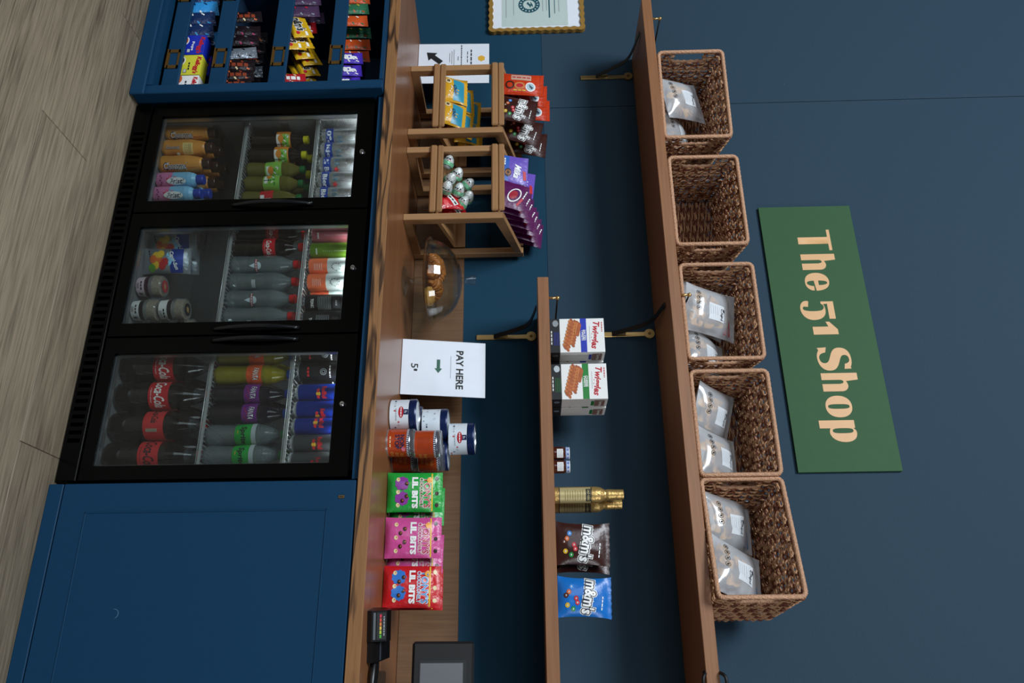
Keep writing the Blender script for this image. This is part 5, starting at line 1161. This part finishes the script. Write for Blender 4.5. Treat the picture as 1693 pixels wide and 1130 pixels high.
# ------------------------------------------------------------------ wicker baskets on the upper shelf
WK = mat('wicker', '#d9a478', 0.6, bump=0.4, bscale=160, var=0.5); WKD = mat('wicker_dark', '#87492a', 0.6, bump=0.4, bscale=160, var=0.5); WKL = mat('wicker_rim', '#d8a682', 0.6, bump=0.4, bscale=200, var=0.4)
BW, BH, BD = 0.372, 0.262, 0.290           # opening width, height, depth (lying on one side, opening to the room)
def wicker(label):
    t = thing('wicker_basket', label, 'basket', group=None); rn = random.Random(12)
    w2, h2 = BW/2-0.018, BH-0.035             # narrower at the basket's bottom, which faces the wall
    fl_ = 0.010
    c0 = [(-BW/2, 0, fl_), (BW/2, 0, fl_), (BW/2, 0, BH), (-BW/2, 0, BH)]; c1 = [(-w2, BD, fl_), (w2, BD, fl_), (w2, BD, h2), (-w2, BD, h2)]
    c0 = [Vector(p) for p in c0]; c1 = [Vector(p) for p in c1]
    b = MB()
    for f in range(4):
        A, B = c0[f], c0[(f+1) % 4]; C, D = c1[f], c1[(f+1) % 4]
        P = lambda s_, q: (A.lerp(B, s_)).lerp(C.lerp(D, s_), q)
        nrm = (B-A).cross(C-A).normalized(); L_ = (B-A).length
        side = f in (1, 3); ns = round(L_/0.026)
        # weavers run across, stakes run from the rim to the base
        q = 0.035; rowsq = []
        while q < 0.99:
            rowsq.append(q); q += (0.085 if q < 0.5 else 0.055)*rn.uniform(0.85, 1.15)
        for k, q in enumerate(rowsq):
            hole = side and q < 0.19
            for (sa, sb) in (((0, 0.27), (0.73, 1)) if hole else ((0, 1),)):
                for ply in (0, 1):
                    n_ = max(6, int(ns*4*(sb-sa))); pts = []
                    for i in range(n_+1):
                        s_ = sa+(sb-sa)*i/n_; ph = s_*ns*pi+k*pi+ply*pi
                        pts.append(P(s_, min(1, q+0.007*sin(ph*0.5+ply*2)+0.004*rn.uniform(-1, 1)))+nrm*(0.0055*sin(ph)+rn.uniform(-.0006, .0006)))
                    b.tube(pts, [0.0036*rn.uniform(0.7, 1.3) for _ in pts], WK if (k+ply) % 3 else WKD, 6)
        for i in range(1, ns):
            s_ = i/ns; hole = side and 0.29 < s_ < 0.71
            n_ = 14; q0 = 0.20 if hole else 0.0; j_ = rn.uniform(-.15, .15)/ns
            pts = [P(s_+j_*sin(q_*9)+(0.35/ns)*((-1)**i)*sin(q_*20)*(1 if q_ < 0.5 else 0.4), q_)+nrm*(0.0022*sin(q_*40+i*pi)) for q_ in [q0+(1-q0)*m_/n_ for m_ in range(n_+1)]]
            b.tube(pts, [0.0036*rn.uniform(0.75, 1.25) for _ in pts], WKD if i % 2 else WK, 6)
    b.build('woven_sides', t)
    b = MB()
    nb = 24
    for k in range(nb):
        z = fl_+0.004+(h2-fl_-0.008)*k/(nb-1)
        for ply in (0, 1):
            pts = [Vector((-w2+2*w2*i/40, BD-0.002+0.0035*sin(i*0.95+k*pi+ply*pi), z+0.0026*sin(i*0.6+ply*pi+k)+rn.uniform(-.0008, .0008))) for i in range(41)]
            b.tube(pts, [0.0029*rn.uniform(0.75, 1.3) for _ in pts], WK if (k+ply) % 2 else WKD, 5)
    for i in range(9):
        x = -w2+2*w2*(i+0.5)/9; b.tube([(x, BD+0.002, fl_), (x+0.003, BD+0.003, h2*0.5), (x, BD+0.002, h2)], 0.003, WKD, 5)
    b.build('woven_base', t)
    def rope(path, rad, closed, name, turns):
        b = MB(); P_ = [Vector(p) for p in path]
        # resample
        dense = []
        n = len(P_)
        for i in range(n if closed else n-1):
            a_, c_ = P_[i], P_[(i+1) % n]; m_ = max(2, int((c_-a_).length/0.0022))
            for k in range(m_): dense.append(a_.lerp(c_, k/m_))
        if not closed: dense.append(P_[-1])
        for ply in (0, 1, 2):
            pts = []; N_ = len(dense)
            for i, p in enumerate(dense):
                a_ = dense[i-1] if (closed or i > 0) else dense[i]; c_ = dense[(i+1) % N_] if (closed or i < N_-1) else dense[i]
                tt = (c_-a_).normalized(); up = Vector((0, 1, 0)) if abs(tt.y) < 0.9 else Vector((0, 0, 1)); s_ = tt.cross(up).normalized(); u_ = s_.cross(tt)
                an = 2*pi*turns*i/N_+ply*2*pi/3; pts.append(p+(u_*cos(an)+s_*sin(an))*rad*0.62)
            b.tube(pts, rad*0.62, WKL, 5, closed=closed)
        b.build(name, t)
    rc = 0.016; pth = []
    for (x, z, a0) in ((BW/2-rc, fl_+rc, -pi/2), (BW/2-rc, BH-rc, 0), (-BW/2+rc, BH-rc, pi/2), (-BW/2+rc, fl_+rc, pi)):
        for k in range(5): a = a0+pi/2*k/4; pth.append((x+rc*cos(a), -0.003, z+rc*sin(a)))
    rope(pth, 0.0068, True, 'rim', 100)
    for sx in (-1, 1):
        rope([(sx*(BW/2-0.0025), 0.050, fl_+0.060), (sx*(BW/2-0.0035), 0.052, fl_+0.125), (sx*(BW/2-0.0025), 0.050, fl_+0.190)], 0.0055, False, 'handle', 18)
    return t
ZU = 1.9028
w0 = wicker('wicker basket at the left end of the upper shelf, holding two chip bags')
BK_ = [(-2.090, 0.266, 5), (-1.603, 0.263, 1), (-1.155, 0.262, 1), (-0.757, 0.262, 0), (-0.388, 0.232, -12)]
BKL = ['wicker basket at the left end of the upper shelf, holding two chip bags', 'empty wicker basket, second from the left on the upper shelf', 'wicker basket in the middle of the row, its chip bag with a red corner', 'wicker basket second from the right, holding two clear chip bags side by side', 'wicker basket at the right end of the upper shelf, turned a little outwards']
sc_ = [1.04, 0.99, 0.95, 0.94, 1.0]
for i, (x, y, a) in enumerate(BK_):
    o = w0 if i == 0 else copy_thing(w0, BKL[i], (0, 0, 0)); o.location = (x, y, ZU); o.rotation_euler = (0, 0, R(a)); o.scale = (sc_[i], 0.98, 1.0)

# chip bags
FILM = glassy('chip_film', '#ffffff', 0.10, 0.12, white=0.38, wcol='#eef1f4')
CHP = mat('chips', '#ecb152', 0.5, bump=0.3, bscale=80, var=0.35); LBL = mat('chip_label', '#dfe3e6', 0.5); 
def chipbag(label, seed=0, accent=None, w=0.175, h=0.225):
    fs = FILM
    def d(b, S):
        b.decal(rect(0.062, 0.074, 4, 4), LBL, S(0.0010), 0.008, 0.112)
        b.decal(text('Chips', 0.046, 0.018, bold=0.01, shear=0.25), INK, S(0.0016), 0.012, 0.134, -0.06); b.decal(ring(0.030, 0.0306, 30, ky=0.5), GRY, S(0.0016), 0.012, 0.134)
        b.decal(poly([(0, 0), (0.010, 0.006), (0.016, 0.002), (0.006, -0.003)]), INK, S(0.0016), -0.014, 0.146)
        for q in range(4): b.decal(rect(0.042, 0.0008, 4), GRY, S(0.0016), 0.006, 0.082+0.010*q)
        for k in range(4):
            x = -0.052+0.0195*k; b.decal(ring(0.0066, 0.0080, 18), INK, S(0.0012), x, 0.036)
            b.decal(rect(0.013, 0.0014), INK, S(0.0012), x, 0.036, -0.8 if k > 1 else 0.6); b.decal(disc(0.0032, 0.0038, 8), INK, S(0.0012), x, 0.036)
        if accent: b.decal(poly([(-0.026, 0.0), (0.030, -0.030), (0.030, 0.012)]), accent, S(0.0012), 0.042, h-0.034)
    o = bag(label, 'chip_bag', 'chip bag', w, h, 0.075, fs, d, seed=seed, bottom=0.3, top=0.10, flare=0.06, part='film')
    o['category'] = 'chip bag'
    rn = random.Random(seed); b = MB()
    for k in range(26):
        x, z = rn.uniform(-w*0.33, w*0.33), rn.uniform(0.032, h*0.66); y = rn.uniform(-0.020, 0.012)*(1-abs(x)/(w*0.5)); rx, ry, rz = rn.uniform(-0.5, 0.5), rn.uniform(0, 3), rn.uniform(-0.5, 0.5); R0 = rn.uniform(0.016, 0.023)
        M_ = Matrix.Translation((x, y, z)) @ Matrix.Rotation(rx, 4, 'X') @ Matrix.Rotation(ry, 4, 'Y') @ Matrix.Rotation(rz, 4, 'Z')
        b.surf(lambda u, v: (R0*v*cos(2*pi*u), 0.006*(v*v)*cos(4*pi*u)-0.002, 0.78*R0*v*sin(2*pi*u)), 12, 3, CHP, T=M_)
    c = b.build('chips', o); c['kind'] = 'stuff'
    return o
ACB = mat('accent_blue', '#1f74ad', 0.4); ACR = mat('accent_red', '#c4202c', 0.4); ACW = mat('accent_white', '#e8ecee', 0.4)
k1 = chipbag('clear chip bag standing in the leftmost basket, in front', 61, ACW)
k2 = chipbag('chip bag with a red corner, in front in the middle basket', 67, ACR)
k3 = chipbag('chip bag with a blue corner, in front in the rightmost basket', 71, ACB)
k4 = chipbag('chip bag with its label low, in front in the second basket from the right', 73, None)
def put(o, bi, dx, dy, dz, rx, ry, rz):
    x, y, a = BK_[bi]; o.location = Matrix.Rotation(R(a), 3, 'Z') @ Vector((dx, dy, 0))+Vector((x, y, ZU+0.014+dz)); o.rotation_euler = (R(-rx), R(ry), R(rz+a))
put(k1, 0, -0.020, 0.045, 0.012, 38, -12, 6)
put(copy_thing(k1, 'clear chip bag lying behind the front one in the leftmost basket', (0, 0, 0)), 0, 0.060, 0.110, 0.010, 52, -4, -6)
put(k2, 2, -0.040, 0.040, 0.012, 30, 6, 4)
put(copy_thing(k2, 'chip bag with a red corner, behind the front one in the middle basket', (0, 0, 0)), 2, -0.080, 0.110, 0.006, 34, 10, 8)
put(copy_thing(k1, 'silvery chip bag at the right side of the middle basket', (0, 0, 0)), 2, 0.090, 0.080, 0.004, 44, 6, -10)
put(k4, 3, -0.075, 0.060, 0.014, 46, 14, 10)
put(copy_thing(k4, 'chip bag at the right side of the second basket from the right', (0, 0, 0)), 3, 0.080, 0.050, 0.008, 46, 2, -4)
put(k3, 4, 0.058, 0.045, 0.004, 40, 8, -6)
put(copy_thing(k3, 'chip bag with a blue corner, at the left in the rightmost basket', (0, 0, 0)), 4, -0.085, 0.075, 0.012, 40, 2, 12)

# ------------------------------------------------------------------ snacks in the left cabinet
def wrap(label, cols, w, h, name='candy_bar', cat='candy bar', word=None, group=None, seed=0, t_=0.014):
    m0 = cols[0]
    def d(b, S):
        if word: 
            b.decal(text(word, h*0.62, w*0.42, bold=0.08) if word != '#' else words(h*0.6, w*0.3, 4), cols[1], S(0.0009), 0, h*0.5, pi/2); 
            if len(cols) > 3 and word != '#': b.decal(text(word, h*0.60, w*0.36, bold=0.02), cols[3], S(0.0013), 0, h*0.5, pi/2)
        for k in range(5): b.decal(rect(w*0.22, h*0.045, 2), cols[1+(k % (len(cols)-1))], S(0.0007), w*0.30*(-1)**k, h*(0.16+0.16*k), 0.3*k)
    return bag(label, name, cat, w, h, t_, m0, d, seed=seed, bottom=0.15, top=0.09, flare=0.06, group=group)
def cb(label, front, wd, x, z, accent, d_=0.05, w=0.092, h=0.108):
    t = thing('cereal_bar_box', label, 'snack box', (x, 0.008, z)); b = MB()
    b.box(-w/2, w/2, 0, d_, 0, h, front, 0.001); S, S2 = flat(-0.0005), flat(-0.001)
    b.decal(text(wd[0], w*0.86, 0.024, bold=0.05, shear=0.2), RED, S, 0.002, h-0.016, -0.12); b.decal(text(wd[1], 0.042, 0.012, bold=0.03) if wd[1] == 'Pops' else words(0.034, 0.006, 3), WHT if front is BLUE or front is mat('box_blue', '#1a2fb0', 0.4) else INK, S, 0.006, h-0.044)
    b.decal(disc(0.020, 0.015), WHT if front is not WHT else accent, S, -0.020, 0.034); b.decal(disc(0.016, 0.011), accent, S2, -0.020, 0.034)
    b.decal(rect(0.017, 0.013), INK, S, 0.028, h-0.056); b.decal(rect(0.014, 0.010), mat('stamp_grey', '#c9cdc9', 0.5), S2, 0.028, h-0.056)
    b.build('carton', t); return t
ZB = [z0+0.0105 for z0, z1 in BIN]
BXB = mat('box_blue', '#1a2fb0', 0.4); BXY = mat('box_yellow', '#d9d43a', 0.45)
cb('blue cereal bar box in the lowest snack bin', BXB, ("Kellogg's", 'Pops'), -2.158, ZB[0], mat('pops_orange', '#c8642a', 0.5))
c = cb('yellow cereal bar box between the blue and the white one', BXY, ("Kellogg's", ''), -2.064, ZB[0], CHOB)
cb('white cereal bar box beside the cabinet stile, lowest bin', WHT, ("Kellogg's", ''), -1.979, ZB[0], mat('fruit_orange', '#d8662c', 0.5), w=0.072)
t = cb('blue cereal bar box standing behind the front one', BXB, ("Kellogg's", 'Pops'), -2.120, ZB[0], ORG); t.location.y = 0.075
LB = mat('wrap_light_blue', '#2f8fd0', 0.28, bump=0.3, bscale=80); DBL = mat('wrap_dark_blue', '#132a55', 0.28, bump=0.3, bscale=80); DRK = mat('wrap_dark', '#1a1014', 0.25, bump=0.3, bscale=80); MAG = mat('wrap_magenta', '#a02a5a', 0.3); CPR = mat('wrap_copper', '#8a3b22', 0.3); SLV = mat('wrap_silver', '#9aa3ad', 0.25, 0.6, bump=0.4, bscale=80)
def row(srcs, spots, zi, group_desc):
    for k, (si, x, y, dz, rx, ry, rz) in enumerate(spots):
        pass
def place_bar(o, x, y, z, rx, ry, rz): o.location = (x, y, z); o.rotation_euler = (R(-rx), R(ry), R(rz)); return o
# lowest bin, left: blue wrapped biscuits
b0 = wrap('blue snack wrapper at the left of the lowest bin, in front', (DBL, LB, WHT), 0.060, 0.118, 'snack_wrapper', 'snack', None, 'blue wrapped snacks in the lowest bin', 81); place_bar(b0, -2.240, 0.020, ZB[0], 14, -8, 10)
b1 = wrap('light blue snack wrapper in the lowest bin, behind the dark blue ones', (LB, WHT, DBL), 0.060, 0.122, 'snack_wrapper', 'snack', None, 'blue wrapped snacks in the lowest bin', 83); place_bar(b1, -2.250, 0.065, ZB[0], 14, -6, 8)
for k, x in enumerate((-2.292, -2.344, -2.396)):
    place_bar(copy_thing(b0 if k != 1 else b1, ['dark blue snack wrapper, second in the lowest bin', 'light blue snack wrapper in the front row of the lowest bin', 'dark blue snack wrapper at the edge of the picture, lowest bin'][k], (0, 0, 0)), x, 0.020, ZB[0], 14, -10, 12)
# second bin: dark bars
d0 = wrap('copper and dark chocolate bar nearest the stile in the second bin', (DRK, CPR, ORG, CRM), 0.048, 0.125, word='#', group='dark bars in the second bin', seed=91)
d1 = wrap('magenta striped dark bar in the second bin', (DRK, MAG, SLV), 0.048, 0.125, group='dark bars in the second bin', seed=93)
d2 = wrap('silver and black bar in the second bin', (SLV, INK, DRK), 0.048, 0.125, group='dark bars in the second bin', seed=95)
L2 = ['copper and dark chocolate bar nearest the stile in the second bin', 'copper and dark bar, second from the stile', 'copper and dark bar, third from the stile', 'black and silver bar in the front row of the second bin', 'magenta striped bar at the right of its pair, second bin', 'magenta striped bar at the left of its pair, second bin', 'dark bar at the picture edge in the second bin', 'dark bar in the back row, nearest the stile', 'silver bar in the back row of the second bin', 'dark bar in the middle of the back row', 'magenta striped bar in the back row', 'dark bar at the left of the back row']
for k, (src, x, y) in enumerate(((d0, -1.975, 0.022), (d0, -2.022, 0.024), (d0, -2.070, 0.022), (d2, -2.122, 0.024), (d1, -2.186, 0.022), (d1, -2.236, 0.024), (d0, -2.296, 0.022), (d1, -2.040, 0.085), (d2, -2.098, 0.085), (d0, -2.150, 0.085), (d1, -2.205, 0.085), (d0, -2.265, 0.085))):
    first = (k in (0, 3, 4)); o = src if first else copy_thing(src, L2[k], (0, 0, 0)); o['label'] = L2[k]; place_bar(o, x, y, ZB[1]+(0 if y < 0.05 else 0.004), 12, -12+3*(k % 3), 6)
# third bin
YM = mat('pack_mm_yellow', '#d9ab1c', 0.28, bump=0.25, bscale=70)
def d_ym(b, S):
    b.decal(text("m&m's", 0.084, 0.042, bold=0.10), WHT, S(0.0009), -0.004, 0.036); b.decal(text("m&m's", 0.080, 0.036, bold=0.04), INK, S(0.0014), -0.004, 0.036)
    b.decal(disc(0.007), RED, S(0.0013), 0.044, 0.020); b.decal(rect(0.02, 0.010), WHT, S(0.0012), 0.046, 0.052)
m0 = bag('yellow candy pack with big black and white letters, in front in the third bin', 'candy_pack', 'candy pack', 0.128, 0.074, 0.022, YM, d_ym, seed=101, bottom=0.15, top=0.1, flare=0.05, group='yellow candy packs in the third bin')
LM = ['yellow candy pack with big black and white letters, in front in the third bin', 'yellow candy pack, second of the front fan', 'yellow candy pack, third of the front fan', 'yellow candy pack, lowest of the front fan', 'yellow candy pack in the back fan, topmost', 'yellow candy pack in the back fan, second from the top', 'yellow candy pack in the back fan, in the middle', 'yellow candy pack in the back fan, lowest']
for k, (x, y, z, ry) in enumerate(((-2.236, 0.014, 0.030, -24), (-2.206, 0.040, 0.028, -26), (-2.180, 0.066, 0.026, -26), (-2.190, 0.022, 0.008, -20), (-2.172, 0.092, 0.046, -28), (-2.130, 0.104, 0.040, -28), (-2.092, 0.112, 0.034, -28), (-2.060, 0.120, 0.026, -28))):
    o = m0 if k == 0 else copy_thing(m0, LM[k], (0, 0, 0)); place_bar(o, x, y, ZB[2]+z, 20, ry, -6)
REDW = mat('wrap_red', '#b01a24', 0.28, bump=0.3, bscale=80)
r0_ = wrap('red and white bar beside the stile in the third bin', (REDW, WHT, CRM), 0.052, 0.105, word='#', group='red bars in the third bin', seed=111); place_bar(r0_, -1.968, 0.020, ZB[2], 14, -8, 0)
place_bar(copy_thing(r0_, 'red and white bar, second from the stile in the third bin', (0, 0, 0)), -2.008, 0.034, ZB[2], 14, -12, 0)
s0 = wrap('silver, purple and red bar left of the yellow packs', (mat('wrap_plum', '#4a3350', 0.28, bump=0.3, bscale=80), SLV, RED), 0.052, 0.130, group='plum and red bars in the third bin', seed=113); place_bar(s0, -2.320, 0.022, ZB[2], 12, -10, 4)
for k, (x, y) in enumerate(((-2.378, 0.022), (-2.300, 0.085), (-2.352, 0.088))): place_bar(copy_thing(s0 if k != 1 else r0_, ['plum bar at the picture edge in the third bin', 'red bar in the back row, left of the yellow packs', 'plum bar in the back row of the third bin'][k], (0, 0, 0)), x, y, ZB[2], 12, -10, 4)
# top bin
OG = mat('wrap_orange', '#c9501e', 0.28, bump=0.3, bscale=80); GN = mat('wrap_green', '#2f6b4a', 0.28, bump=0.3, bscale=80); VI = mat('wrap_violet', '#4a2fb0', 0.28, bump=0.3, bscale=80)
g0 = wrap('orange bar in front in the top bin', (OG, GN, WHT), 0.050, 0.105, group='orange and green bars in the top bin', seed=121); place_bar(g0, -2.268, 0.022, ZB[3], 12, -8, 4)
g1 = wrap('green bar left of the orange one in the top bin', (GN, OG, YEL), 0.050, 0.105, group='orange and green bars in the top bin', seed=123); place_bar(g1, -2.325, 0.022, ZB[3], 12, -10, 4)
for k, (s_, x, y) in enumerate(((g0, -2.380, 0.022), (g1, -2.270, 0.085), (g0, -2.215, 0.088), (g0, -2.160, 0.090))): place_bar(copy_thing(s_, ['orange bar at the picture edge in the top bin', 'green bar in the back row of the top bin', 'orange bar in the back row of the top bin', 'orange bar standing alone at the back of the top bin'][k], (0, 0, 0)), x, y, ZB[3], 12, -8, 4)
v0 = wrap('violet bar nearest the stile in the top bin', (VI, WHT, INK), 0.052, 0.098, word='Milka', group='violet bars in the top bin', seed=127); place_bar(v0, -1.975, 0.020, ZB[3], 12, -8, 0)
for k, (x, y) in enumerate(((-2.032, 0.022), (-2.088, 0.020), (-1.995, 0.070))): place_bar(copy_thing(v0, ['violet bar, second from the stile in the top bin', 'violet bar, third from the stile in the top bin', 'violet bar standing behind the front ones in the top bin'][k], (0, 0, 0)), x, y, ZB[3], 12, -8, 0)
